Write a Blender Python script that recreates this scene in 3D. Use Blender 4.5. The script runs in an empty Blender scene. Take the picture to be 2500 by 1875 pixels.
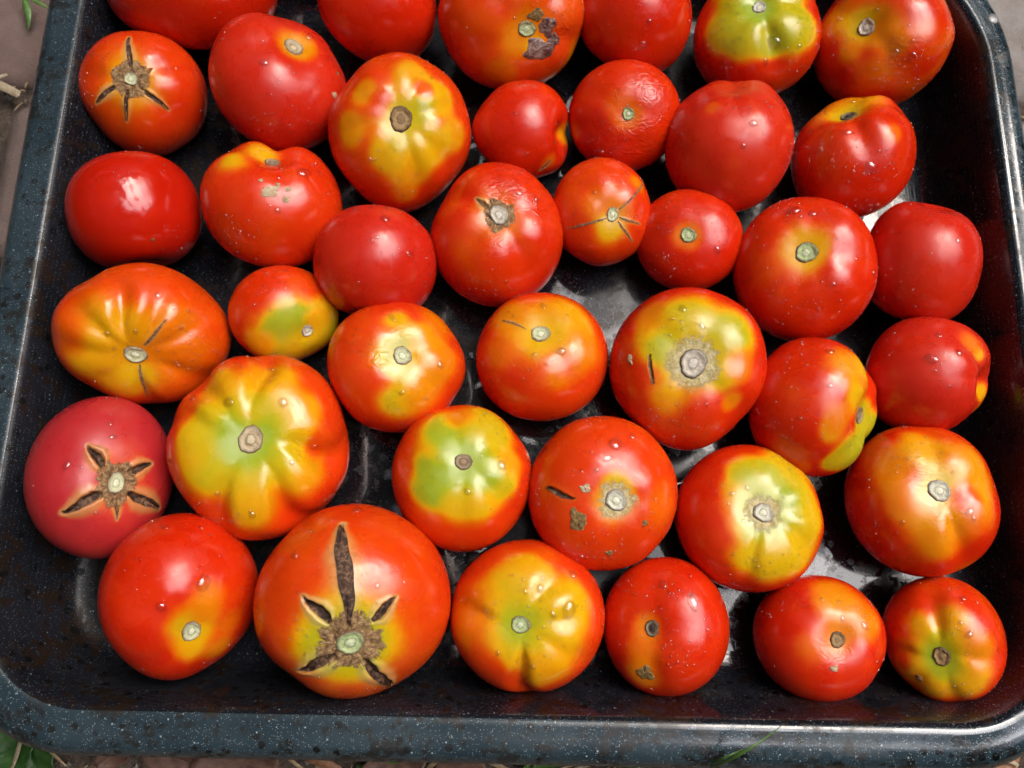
import bpy, math, random
import numpy as np

rad = math.radians
scene = bpy.context.scene
COL = scene.collection

# ------------------------------------------------------------------ camera
cam_data = bpy.data.cameras.new("camera")
cam_data.sensor_width = 36.0
cam_data.lens = 36.0 * 1944.0 / 2500.0
cam_data.clip_start = 0.01
cam_data.clip_end = 200.0
cam_data.dof.use_dof = True
cam_data.dof.focus_distance = 0.375
cam_data.dof.aperture_fstop = 13.0
cam = bpy.data.objects.new("camera", cam_data)
COL.objects.link(cam)
cam.location = (0.0, 0.0, 0.42)
cam.rotation_euler = (rad(13.6), 0.0, rad(1.1))
scene.camera = cam

# ------------------------------------------------------------------ sky and sun (overcast, seen through a gap in the leaves)
SUN_EL, SUN_AZ = 60.0, 48.0          # azimuth clockwise from +y (away from the camera) towards +x
world = bpy.data.worlds.new("World")
scene.world = world
world.use_nodes = True
wn = world.node_tree.nodes
bg = wn["Background"]
sky = wn.new("ShaderNodeTexSky")
sky.sky_type = 'NISHITA'
sky.sun_disc = False
sky.sun_elevation = rad(SUN_EL)
sky.sun_rotation = rad(SUN_AZ)
sky.dust_density = 6.0
sky.air_density = 1.0
sky.ozone_density = 1.0
world.node_tree.links.new(sky.outputs[0], bg.inputs[0])
bg.inputs[1].default_value = 0.12
sun_data = bpy.data.lights.new("sun", 'SUN')
sun_data.energy = 1.5
sun_data.angle = rad(66.0)
sun_data.color = (0.97, 0.98, 1.0)
sun = bpy.data.objects.new("sun", sun_data)
COL.objects.link(sun)
# a sun lamp shines along its local -Z: tilt it so that it comes from (az, el)
_d = (math.sin(rad(SUN_AZ)) * math.cos(rad(SUN_EL)), math.cos(rad(SUN_AZ)) * math.cos(rad(SUN_EL)), math.sin(rad(SUN_EL)))
from mathutils import Vector
sun.rotation_euler = Vector(_d).to_track_quat('Z', 'Y').to_euler()
scene.view_settings.view_transform = 'Standard'
scene.view_settings.look = 'None'
scene.view_settings.exposure = 1.42
scene.view_settings.gamma = 1.0
scene.cycles.max_bounces = 10
scene.cycles.transparent_max_bounces = 12

# ------------------------------------------------------------------ helpers
def link(o, parent=None):
    COL.objects.link(o)
    if parent is not None:
        o.parent = parent
    return o

def mesh_obj(name, V, Fq, mat, parent=None, smooth=True, attrs=None):
    """V: (n,3) world points, Fq: (m,4) or (m,3) index array or list of tuples"""
    me = bpy.data.meshes.new(name)
    V = np.asarray(V, dtype=np.float32)
    if isinstance(Fq, list):
        me.from_pydata(V.tolist(), [], Fq)
    else:
        Fq = np.asarray(Fq, dtype=np.int32)
        m, k = Fq.shape
        me.vertices.add(len(V)); me.vertices.foreach_set("co", V.ravel())
        me.loops.add(m * k); me.loops.foreach_set("vertex_index", Fq.ravel())
        me.polygons.add(m)
        me.polygons.foreach_set("loop_start", np.arange(0, m * k, k, dtype=np.int32))
        me.polygons.foreach_set("loop_total", np.full(m, k, dtype=np.int32))
        me.update(calc_edges=True)
    if attrs:
        for an, vals in attrs.items():
            at = me.attributes.new(an, 'FLOAT', 'POINT')
            at.data.foreach_set("value", np.asarray(vals, dtype=np.float32))
    me.polygons.foreach_set("use_smooth", [smooth] * len(me.polygons))
    me.update()
    o = bpy.data.objects.new(name, me)
    if mat: me.materials.append(mat)
    return link(o, parent)

def thing(name, label, cat, loc=(0, 0, 0), group=None):
    o = bpy.data.objects.new(name, None)
    o.location = loc
    o.empty_display_size = 0.01
    o['label'] = label; o['category'] = cat
    if group: o['group'] = group
    return link(o)

def tag(o, label, cat, group=None):
    o['label'] = label; o['category'] = cat
    if group: o['group'] = group
    return o

# ------------------------------------------------------------------ node helpers
class NT:
    def __init__(s, name):
        s.m = bpy.data.materials.new(name); s.m.use_nodes = True
        s.t = s.m.node_tree; s.n = s.t.nodes; s.l = s.t.links
        s.b = s.n["Principled BSDF"]
    def new(s, ty, **kw):
        n = s.n.new(ty)
        for k, v in kw.items(): setattr(n, k, v)
        return n
    def put(s, sock, v):
        if hasattr(v, 'is_output') or hasattr(v, 'links'): s.l.new(v, sock)
        else: sock.default_value = v
    def coord(s):
        return s.new("ShaderNodeTexCoord").outputs["Object"]
    def attr(s, name):
        return s.new("ShaderNodeAttribute", attribute_name=name).outputs["Fac"]
    def noise(s, scale, detail=3, rough=0.55, vec=None, dist=0.0):
        n = s.new("ShaderNodeTexNoise"); n.inputs["Scale"].default_value = scale
        n.inputs["Detail"].default_value = detail; n.inputs["Roughness"].default_value = rough
        n.inputs["Distortion"].default_value = dist
        if vec is not None: s.l.new(vec, n.inputs["Vector"])
        return n.outputs[0]
    def voro(s, scale, vec=None, feature='F1', out=0, rnd=1.0):
        n = s.new("ShaderNodeTexVoronoi", feature=feature); n.inputs["Scale"].default_value = scale
        n.inputs["Randomness"].default_value = rnd
        if vec is not None: s.l.new(vec, n.inputs["Vector"])
        return n.outputs[out]
    def math(s, op, a, b=0.5, c=None, clamp=False):
        n = s.new("ShaderNodeMath", operation=op, use_clamp=clamp)
        s.put(n.inputs[0], a); s.put(n.inputs[1], b)
        if c is not None: s.put(n.inputs[2], c)
        return n.outputs[0]
    def mapr(s, v, a, b, c=0.0, d=1.0):
        n = s.new("ShaderNodeMapRange"); n.interpolation_type = 'SMOOTHSTEP'
        s.put(n.inputs[0], v)
        for i, q in enumerate((a, b, c, d)): n.inputs[i + 1].default_value = q
        return n.outputs[0]
    def mix(s, f, a, b, mode='MIX'):
        n = s.new("ShaderNodeMixRGB", blend_type=mode)
        s.put(n.inputs[0], f)
        for i, q in ((1, a), (2, b)):
            if isinstance(q, tuple): n.inputs[i].default_value = q + (1,) if len(q) == 3 else q
            else: s.l.new(q, n.inputs[i])
        return n.outputs[0]
    def ramp(s, v, stops, interp='LINEAR'):
        n = s.new("ShaderNodeValToRGB"); e = n.color_ramp.elements
        n.color_ramp.interpolation = interp
        while len(e) < len(stops): e.new(0.5)
        for i, (p, c) in enumerate(stops):
            e[i].position = p; e[i].color = tuple(c) + (1,)
        s.put(n.inputs[0], v)
        return n.outputs[0]
    def bump(s, h, strength=0.3, dist=0.001, normal=None):
        n = s.new("ShaderNodeBump"); n.inputs["Distance"].default_value = dist
        s.put(n.inputs["Strength"], strength); s.l.new(h, n.inputs["Height"])
        if normal is not None: s.l.new(normal, n.inputs["Normal"])
        return n.outputs[0]
    def set(s, **kw):
        for k, v in kw.items():
            s.put(s.b.inputs[k.replace('_', ' ')], v + (1,) if isinstance(v, tuple) and len(v) == 3 and 'Color' in k else v)
        return s.m

def skin_material(name, red, red2, pink=0.0, rough=0.24):
    q = NT(name); c = q.coord()
    rip = q.attr("ripeness"); crk = q.attr("cavity"); lip = q.attr("lip"); wr = q.attr("wrinkle"); sp = q.attr("speckle")
    n1 = q.noise(140, 4, 0.6, c); n2 = q.noise(38, 3, 0.5, c)
    v = q.math('ADD', rip, q.math('MULTIPLY', q.math('SUBTRACT', n1, 0.5), 0.10))
    v = q.math('ADD', v, q.math('MULTIPLY', q.math('SUBTRACT', n2, 0.5), 0.14))
    col = q.ramp(v, [(0.0, red), (0.16, red2), (0.34, (0.70, 0.100, 0.002)), (0.5, (0.70, 0.20, 0.003)),
                     (0.66, (0.70, 0.36, 0.004)), (0.8, (0.54, 0.40, 0.007)), (0.92, (0.32, 0.39, 0.016)), (1.0, (0.34, 0.44, 0.09))])
    # fine golden flecks in the skin
    fl = q.mapr(q.voro(900, c), 0.16, 0.07)
    fl = q.math('MULTIPLY', fl, q.mapr(q.noise(55, 2, 0.5, c), 0.5, 0.66))
    col = q.mix(q.math('MULTIPLY', fl, q.math('MULTIPLY_ADD', sp, 0.75, 0.25)), col, (0.7, 0.30, 0.05))
    # tiny dark dust specks
    dk = q.mapr(q.voro(420, c), 0.05, 0.025)
    dk = q.math('MULTIPLY', dk, q.mapr(q.noise(90, 1, 0.5, c), 0.52, 0.6))
    col = q.mix(q.math('MULTIPLY', dk, 0.3), col, (0.10, 0.05, 0.02))
    col = q.mix(q.math('MULTIPLY', lip, 0.75), col, q.ramp(q.math('ADD', lip, q.math('MULTIPLY', n1, 0.3)),
                [(0.2, (0.60, 0.28, 0.03)), (0.75, (0.54, 0.42, 0.12)), (1.0, (0.56, 0.44, 0.20))]))
    cork = q.ramp(q.noise(700, 5, 0.7, c), [(0.3, (0.035, 0.014, 0.008)), (0.5, (0.16, 0.075, 0.035)), (0.7, (0.42, 0.27, 0.14))])
    col = q.mix(crk, col, cork)
    h = q.math('ADD', q.math('MULTIPLY', q.noise(60, 2, 0.5, c), 0.5), q.math('MULTIPLY', q.noise(900, 3, 0.6, c), 0.022))
    mp = q.new("ShaderNodeMapping"); q.l.new(c, mp.inputs[0]); mp.inputs["Scale"].default_value = (1.0, 1.7, 1.4); mp.inputs["Rotation"].default_value = (0.3, 0.2, 0.5)
    wn_ = q.noise(105, 2, 0.5, mp.outputs[0], 1.6)
    ridg = q.math('ABSOLUTE', q.math('SUBTRACT', wn_, 0.5))
    h = q.math('ADD', h, q.math('MULTIPLY', q.math('MULTIPLY', ridg, wr), 2.4))
    nrm = q.bump(h, 0.55, 0.0011)
    ro = q.math('ADD', q.math('MULTIPLY_ADD', q.mapr(q.noise(75, 4, 0.6, c, 0.5), 0.38, 0.62), 0.19, rough - 0.09), q.math('MULTIPLY', crk, 0.5))
    return q.set(Base_Color=col, Roughness=ro, Normal=nrm, Subsurface_Weight=0.12, Subsurface_Radius=(0.004, 0.0012, 0.0005),
                 Subsurface_Scale=0.6, Specular_IOR_Level=0.5, Coat_Weight=0.15, Coat_Roughness=0.14, Coat_IOR=1.45)

SKIN = {
 'red':    skin_material("tomato_skin_red",    (0.58, 0.016, 0.002), (0.64, 0.032, 0.002), rough=0.27),
 'soft':   skin_material("tomato_skin_bloom",  (0.56, 0.018, 0.006), (0.62, 0.030, 0.006), rough=0.31),
 'orange': skin_material("tomato_skin_scarlet",(0.64, 0.026, 0.003), (0.68, 0.050, 0.003), rough=0.24),
 'deep':   skin_material("tomato_skin_deep",   (0.50, 0.012, 0.003), (0.58, 0.020, 0.003), rough=0.17),
 'pink':   skin_material("tomato_skin_pink",   (0.46, 0.022, 0.026), (0.54, 0.034, 0.022), rough=0.36),
}

def scar_material(name, rim, ring, mid, centre):
    q = NT(name); c = q.coord(); r = q.attr("radial")
    n = q.noise(900, 4, 0.65, c)
    rr = q.math('ADD', r, q.math('MULTIPLY', q.math('SUBTRACT', n, 0.5), 0.28))
    col = q.ramp(rr, [(0.0, centre), (0.26, centre), (0.36, tuple(x * 0.55 for x in mid)), (0.45, mid), (0.68, ring), (0.84, tuple(x * 0.6 for x in ring)), (0.95, rim)])
    col = q.mix(q.mapr(q.noise(1500, 2, 0.6, c), 0.62, 0.72, 0, 0.5), col, tuple(x * 0.3 for x in rim))
    nrm = q.bump(n, 0.8, 0.0008)
    return q.set(Base_Color=col, Roughness=0.6, Normal=nrm)

SCAR = {
 'pale':  scar_material("stem_scar_pale",  (0.20, 0.10, 0.05), (0.58, 0.56, 0.36), (0.56, 0.60, 0.34), (0.74, 0.76, 0.54)),
 'green': scar_material("stem_scar_green", (0.16, 0.08, 0.04), (0.42, 0.48, 0.24), (0.42, 0.52, 0.24), (0.60, 0.66, 0.42)),
 'white': scar_material("stem_scar_white", (0.26, 0.18, 0.16), (0.64, 0.62, 0.50), (0.58, 0.57, 0.44), (0.74, 0.72, 0.55)),
 'cream': scar_material("stem_scar_cream", (0.22, 0.11, 0.06), (0.55, 0.45, 0.30), (0.44, 0.33, 0.18), (0.58, 0.50, 0.32)),
 'tan':   scar_material("stem_scar_tan",   (0.14, 0.07, 0.04), (0.36, 0.27, 0.16), (0.20, 0.13, 0.08), (0.36, 0.24, 0.13)),
 'brown': scar_material("stem_scar_brown", (0.06, 0.03, 0.02), (0.30, 0.18, 0.07), (0.38, 0.25, 0.11), (0.26, 0.15, 0.06)),
 'grey':  scar_material("stem_scar_grey",  (0.16, 0.12, 0.09), (0.62, 0.56, 0.46), (0.52, 0.45, 0.36), (0.66, 0.61, 0.54)),
 'dark':  scar_material("stem_scar_dark",  (0.05, 0.03, 0.02), (0.24, 0.19, 0.12), (0.08, 0.05, 0.03), (0.03, 0.02, 0.015)),
}

def cork_material(name, dark, mid, light, sc=520, gloss=0.65, fade=None):
    q = NT(name); c = q.coord()
    n = q.noise(sc, 5, 0.7, c, 0.6)
    col = q.ramp(n, [(0.32, dark), (0.48, mid), (0.64, light)])
    edge = q.attr("radial")
    col = q.mix(q.mapr(edge, 0.8, 1.0, 0, 0.55), col, light)
    nrm = q.bump(q.noise(sc * 1.3, 5, 0.7, c), 1.0, 0.0012)
    if fade:      # the corky skin thins out raggedly towards its edge
        q.set(Alpha=q.mapr(q.math('ADD', edge, q.math('MULTIPLY', q.math('SUBTRACT', q.noise(420, 4, 0.65, c), 0.5), fade[2])), fade[0], fade[1], 1.0, 0.0))
    return q.set(Base_Color=col, Roughness=gloss, Normal=nrm)
CORK = {
 'cork':  cork_material("corky_tissue", (0.06, 0.026, 0.010), (0.25, 0.135, 0.055), (0.50, 0.33, 0.16), fade=(0.80, 0.97, 0.7)),
 'split': cork_material("split_cavity", (0.010, 0.004, 0.003), (0.048, 0.018, 0.009), (0.24, 0.135, 0.075), 380, 0.45),
 'thin':  cork_material("thin_crack_tissue", (0.10, 0.035, 0.015), (0.24, 0.11, 0.05), (0.42, 0.28, 0.14), 700),
 'scab':  cork_material("olive_scab", (0.07, 0.045, 0.012), (0.20, 0.12, 0.03), (0.36, 0.22, 0.09), 480, 0.55),
 'white': cork_material("pale_scab", (0.40, 0.22, 0.10), (0.60, 0.46, 0.28), (0.72, 0.62, 0.45), 600, 0.6, (0.6, 0.95, 0.9)),
 'rot':   cork_material("rotten_flesh", (0.02, 0.007, 0.008), (0.12, 0.05, 0.04), (0.34, 0.24, 0.20), 170, 0.10),
 'halo':  cork_material("pale_corky_halo", (0.46, 0.34, 0.13), (0.58, 0.48, 0.22), (0.66, 0.58, 0.36), 380, 0.5, (0.50, 0.95, 0.9)),
}

q = NT("water")
q.set(Base_Color=(1.0, 1.0, 1.0), Roughness=0.01, IOR=1.36, Transmission_Weight=1.0, Specular_IOR_Level=0.9)
WATER = q.m
def bead_material(name, glass):
    """a water bead: clear film with a sharp mirror of the sky; the larger ones also bend what lies under them"""
    q = NT(name); t = q.t; out = q.n["Material Output"]
    tr = q.new("ShaderNodeBsdfTransparent"); tr.inputs[0].default_value = (0.97, 0.97, 0.97, 1)
    gl = q.new("ShaderNodeBsdfGlossy"); gl.inputs["Roughness"].default_value = 0.03
    fr = q.new("ShaderNodeFresnel"); fr.inputs[0].default_value = 1.45
    f = q.math('MULTIPLY_ADD', fr.outputs[0], 0.22, 0.12, clamp=True)
    m1 = q.new("ShaderNodeMixShader"); q.l.new(f, m1.inputs[0]); q.l.new(tr.outputs[0], m1.inputs[1]); q.l.new(gl.outputs[0], m1.inputs[2])
    m2 = q.new("ShaderNodeMixShader"); m2.inputs[0].default_value = glass
    q.set(Base_Color=(1.0, 1.0, 1.0), Roughness=0.0, IOR=1.33, Transmission_Weight=1.0)
    q.l.new(m1.outputs[0], m2.inputs[1]); q.l.new(q.b.outputs[0], m2.inputs[2]); q.l.new(m2.outputs[0], out.inputs[0])
    return q.m
BEAD = bead_material("water_bead", 0.10)
FINE = bead_material("water_spray", 0.0)

# ------------------------------------------------------------------ tomato geometry (pure numpy)
def _sins(seed, n=10, f=1.0):
    r = np.random.RandomState(seed)
    k = r.normal(size=(n, 3)); k /= np.linalg.norm(k, axis=1)[:, None]
    k *= (f * (0.6 + 1.0 * r.rand(n)))[:, None]
    return k, r.rand(n) * 6.2832
def wave(P, seed, f=1.0, n=10):
    k, ph = _sins(seed, n, f)
    return np.sin(P @ k.T + ph).sum(1) / math.sqrt(n)
def sstep(x):
    x = np.clip(x, 0, 1); return x * x * (3 - 2 * x)
def adiff(a, b):
    return (a - b + math.pi) % (2 * math.pi) - math.pi
def basis(S):
    w = np.array(S['w'], float); w /= np.linalg.norm(w)
    r = np.array([1.0, 0, 0]) - w[0] * w; r /= np.linalg.norm(r)
    u = np.cross(w, r)
    Q = np.stack([r, u, w], 1)               # view-frame -> world
    z = np.array(S['n'], float); z /= np.linalg.norm(z)
    x = np.array([1.0, 0, 0]) - z[0] * z; x /= np.linalg.norm(x)
    y = np.cross(z, x)
    return Q, np.stack([x, y, z], 1)         # Q, and M: local -> view frame
def seg_mask(d, cr):
    """cr: (A, B, width_rad, depth, kind): how far along and across the split a direction lies"""
    A = np.array(cr[0], float); B = np.array(cr[1], float)
    AB = B - A; L2 = (AB ** 2).sum()
    s = ((d - A) @ AB) / L2
    sc = np.clip(s, 0, 1)
    perp = d - A - sc[:, None] * AB
    wob = 0.16 * cr[2] * np.sin(sc * 6 + 3 * A[0]) + 0.05 * cr[2] * np.sin(sc * 23 + B[1] * 9)
    dist = np.sqrt((perp ** 2).sum(1))
    sg = np.sign(d @ np.cross(A, B) + 1e-12)
    dist = np.abs(dist * sg + wob)
    if cr[4] == 'spindle':
        w = np.sin(np.pi * np.clip(sc, 0.02, 0.98)) ** 1.05
    else:
        w = np.clip((1.02 - sc) * 1.9, 0.0, 1) ** 0.8 * np.clip(0.45 + sc * 2.5, 0, 1)
    return s, dist, cr[2] * (0.12 + 0.88 * w)
def surf(S, d):
    """world points of the skin for unit directions d given in the stem frame"""
    d = d / np.linalg.norm(d, axis=1)[:, None]
    t = np.arccos(np.clip(d[:, 2], -1, 1)); a = np.arctan2(d[:, 1], d[:, 0])
    p = S.get('p', 2.25)
    sq = (np.abs(np.sin(t)) ** p + np.abs(np.cos(t)) ** p) ** (-1 / p)
    nz = 1 + S.get('nz', 0.018) * wave(d, S['seed'], 2.6)
    rho = np.sin(t) * sq * nz
    zz = S.get('flat', 0.86) * np.cos(t) * sq * nz
    G = np.zeros(len(d))
    rs = np.random.RandomState(S['seed'])
    nl, al, ph = S.get('lob', (5, 0.025, 0))
    for i in range(nl):
        az = ph + 2 * math.pi * (i + 0.25 * (rs.rand() - 0.5)) / nl
        G += al * (0.5 + rs.rand()) * np.exp(-(adiff(a, az) / (1.6 / nl)) ** 2)
    for g in S.get('gr', []):
        G += 0.8 * g[1] * np.exp(-(adiff(a + 0.12 * np.sin(2 * t) + 0.06 * math.sin(g[0]) * np.sin(5 * t), math.radians(g[0])) / (g[2] * 1.25)) ** 2)
    gc, gw = S.get('gt', (0.62, 0.62))
    wt = np.exp(-((t - gc) / gw) ** 2) * sstep((t - 0.12) / 0.45)
    rho = rho * (1 - G * wt)
    zz = zz - 0.85 * G * wt
    dd, td = S.get('dimple', (0.13, 0.36))
    zz = zz - dd * np.exp(-(t / td) ** 2)
    zz = zz + 0.05 * np.exp(-((math.pi - t) / 0.4) ** 2)
    loc = np.stack([rho * np.cos(a), rho * np.sin(a), zz], 1)
    for cr in S.get('cr', []):
        s, dist, w = seg_mask(d, cr)
        inside = np.clip(1 - dist / w, 0, 1); lip = np.exp(-((dist - w * 1.25) / (w * 0.55)) ** 2)
        ends = sstep((s + 0.05) / 0.1) * sstep((1.03 - s) / 0.12)
        loc = loc * (1 - (cr[3] * np.clip(inside * 1.35, 0, 1) ** 0.8 - 0.12 * cr[3] * lip) * ends)[:, None]
    Q, M = basis(S)
    v = loc @ M.T
    l2 = v[:, 0] ** 2 + v[:, 1] ** 2; phi = np.arctan2(v[:, 1], v[:, 0])
    k = np.zeros(len(d))
    for b in S.get('bump', []):
        k += b[1] * np.exp(-(adiff(phi, math.radians(b[0])) / b[2]) ** 2)
    v[:, :2] *= (1 + k * np.clip(l2, 0, 1))[:, None]
    v *= np.array(S['s'])
    return v @ Q.T + np.array(S['c'])
def uvdirs(na, nt):
    # rows crowd towards the stem, where the detail is
    x = np.linspace(0, 1, nt + 1)[1:-1]
    t = math.pi * (0.72 * x + 0.28 * x ** 2)
    a = np.arange(na) / na * 2 * math.pi
    T, A = np.meshgrid(t, a, indexing='ij')
    d = np.stack([np.sin(T) * np.cos(A), np.sin(T) * np.sin(A), np.cos(T)], -1).reshape(-1, 3)
    return np.vstack([[[1e-6, 0, 1]], d, [[1e-6, 0, -1]]])

def uvfaces(na, nt):
    r = nt - 1
    i = np.arange(r - 1)[:, None]; j = np.arange(na)[None, :]; jn = (j + 1) % na
    q = np.stack([1 + i * na + j, 1 + (i + 1) * na + j, 1 + (i + 1) * na + jn, 1 + i * na + jn], -1).reshape(-1, 4)
    cap = [(0, 1 + k, 1 + (k + 1) % na) for k in range(na)]
    last = 1 + r * na; base = 1 + (r - 1) * na
    cap2 = [(last, base + (k + 1) % na, base + k) for k in range(na)]
    tri = np.array(cap + cap2)
    return q, tri

def skin_mesh(S, root, loc0):
    hi = len(S.get('cr', [])) > 0
    na, nt = (288, 150) if hi else (160, 96)
    D = uvdirs(na, nt)
    V = surf(S, D) - loc0
    q, tri = uvfaces(na, nt)
    dn = D / np.linalg.norm(D, axis=1)[:, None]
    t = np.arccos(np.clip(dn[:, 2], -1, 1)); a = np.arctan2(dn[:, 1], dn[:, 0])
    g = np.full(len(D), S.get('base', 0.05)) + 0.05 * wave(dn, S['seed'] + 7, 3.0)
    g += S.get('mott', 0.02) * wave(dn, S['seed'] + 9, 11) + 0.028 * wave(np.stack([np.cos(a) * 8, np.sin(a) * 8, t * 1.6], 1), S['seed'] + 12, 1.6) * sstep(t / 0.3)
    rag = wave(dn, S['seed'] + 3, 5.5) * 0.5 + wave(dn, S['seed'] + 4, 14) * 0.22
    for b in S.get('bl', []):
        dist = np.arccos(np.clip(dn @ np.array(b[0]), -1, 1))
        m = sstep((b[1] * (1 + 0.26 * rag) - dist) / (b[1] * (0.45 + 1.1 * b[3])) + 0.5)
        g = g * (1 - m * 0.93) + b[2] * m * 0.93
    wr = np.zeros(len(D)); sp = np.full(len(D), S.get('spk', 0.0))
    for b in S.get('wr', []):
        dist = np.arccos(np.clip(dn @ np.array(b[0]), -1, 1))
        wr = np.maximum(wr, b[2] * sstep(1.3 * (b[1] - dist) / b[1]))
    cav = np.zeros(len(D)); lip = np.zeros(len(D))
    for cr in S.get('cr', []):
        s, dist, w = seg_mask(dn, cr)
        ends = sstep((s + 0.06) / 0.1) * sstep((1.06 - s) / 0.1)
        cav = np.maximum(cav, sstep(1.6 * (1 - dist / w)) * ends)
        lw = cr[5]
        lip = np.maximum(lip, lw * sstep(1.25 - (dist - w) / (w * 1.3 + 0.02)) * sstep((s + 0.1) / 0.1) * sstep((1.2 - s) / 0.2) * 0.85)
    me = bpy.data.meshes.new("skin")
    Vf = V.astype(np.float32)
    me.vertices.add(len(Vf)); me.vertices.foreach_set("co", Vf.ravel())
    nq, ntr = len(q), len(tri)
    me.loops.add(nq * 4 + ntr * 3)
    me.loops.foreach_set("vertex_index", np.concatenate([q.ravel(), tri.ravel()]).astype(np.int32))
    me.polygons.add(nq + ntr)
    ls = np.concatenate([np.arange(nq) * 4, nq * 4 + np.arange(ntr) * 3]).astype(np.int32)
    lt = np.concatenate([np.full(nq, 4), np.full(ntr, 3)]).astype(np.int32)
    me.polygons.foreach_set("loop_start", ls); me.polygons.foreach_set("loop_total", lt)
    me.update(calc_edges=True)
    for an, vals in (("ripeness", g), ("cavity", cav), ("lip", lip), ("wrinkle", wr), ("speckle", sp)):
        at = me.attributes.new(an, 'FLOAT', 'POINT'); at.data.foreach_set("value", vals.astype(np.float32))
    me.polygons.foreach_set("use_smooth", [True] * len(me.polygons))
    me.materials.append(SKIN[S.get('skin', 'red')])
    o = bpy.data.objects.new("skin", me)
    return link(o, root)

def tangent(c):
    c = np.array(c, float); c /= np.linalg.norm(c)
    x = np.array([1.0, 0, 0]) if abs(c[0]) < 0.8 else np.array([0, 1.0, 0])
    x = x - (x @ c) * c; x /= np.linalg.norm(x)
    return c, x, np.cross(c, x)
def frame_at(S, c):
    c, x, y = tangent(c); e = 0.01
    P = surf(S, np.stack([c, c + e * x, c + e * y]))
    tx = P[1] - P[0]; ty = P[2] - P[0]
    n = np.cross(tx, ty); n /= np.linalg.norm(n)
    return P[0], n, c, x, y
def patch(S, c, r, height, na=28, nr=8, outline=None, stretch=(1.0, 0.0)):
    """a disc of skin-hugging points around direction c, raised by height(f, a) in metres; f = 0 centre .. 1 edge"""
    c, x, y = tangent(c)
    a = np.arange(na) / na * 2 * math.pi
    f = np.linspace(0, 1, nr + 1)
    ol = np.ones(na) if outline is None else outline(a)
    aa = [0.0]; ff = [0.0]; ds = [c]
    for i in range(1, nr + 1):
        for j in range(na):
            rr = r * f[i] * ol[j]
            ca, sa = math.cos(a[j]), math.sin(a[j])
            ox, oy = ca * stretch[0], sa
            co, so = math.cos(stretch[1]), math.sin(stretch[1])
            ds.append(c + rr * ((ox * co - oy * so) * x + (ox * so + oy * co) * y)); aa.append(a[j]); ff.append(f[i])
    ds = np.array(ds); aa = np.array(aa); ff = np.array(ff)
    e = 0.012
    P0 = surf(S, ds); P1 = surf(S, ds + e * x); P2 = surf(S, ds + e * y)
    N = np.cross(P1 - P0, P2 - P0); N /= np.linalg.norm(N, axis=1)[:, None]
    P = P0 + N * height(ff, aa)[:, None]
    F = [(0, 1 + j, 1 + (j + 1) % na) for j in range(na)]
    for i in range(nr - 1):
        for j in range(na):
            F.append((1 + i * na + j, 1 + (i + 1) * na + j, 1 + (i + 1) * na + (j + 1) % na, 1 + i * na + (j + 1) % na))
    return P, F, ff

def dome(S, c, r_m, h_m, Rm, na, nr, el=1.0, rot=0.0):
    """a water bead: r_m, h_m in metres, set on the skin"""
    P0, N, c, x, y = frame_at(S, c)
    tx = surf(S, np.stack([c + 0.01 * x]))[0] - P0; tx /= np.linalg.norm(tx); ty = np.cross(N, tx)
    vs = []; fs = []
    a = np.arange(na) / na * 2 * math.pi
    vs.append(P0 + N * h_m)
    dirs = [c]
    for i in range(1, nr + 1):
        th = i / nr * math.pi / 2
        for k in a:
            u = math.cos(k) * el * (1 + 0.12 * math.cos(2 * k + rot * 3)); v = math.sin(k)
            uu = u * math.cos(rot) - v * math.sin(rot); vv = u * math.sin(rot) + v * math.cos(rot)
            off = (uu * tx + vv * ty) * r_m * math.sin(th) ** 0.9
            # sink the foot with the curve of the fruit
            sag = (off @ off) / (2 * Rm)
            vs.append(P0 + off + N * (h_m * math.cos(th) - sag - (0.00025 if i == nr else 0)))
    F = [(0, 1 + j, 1 + (j + 1) % na) for j in range(na)]
    for i in range(nr - 1):
        for j in range(na):
            F.append((1 + i * na + j, 1 + (i + 1) * na + j, 1 + (i + 1) * na + (j + 1) % na, 1 + i * na + (j + 1) % na))
    return vs, F

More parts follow.
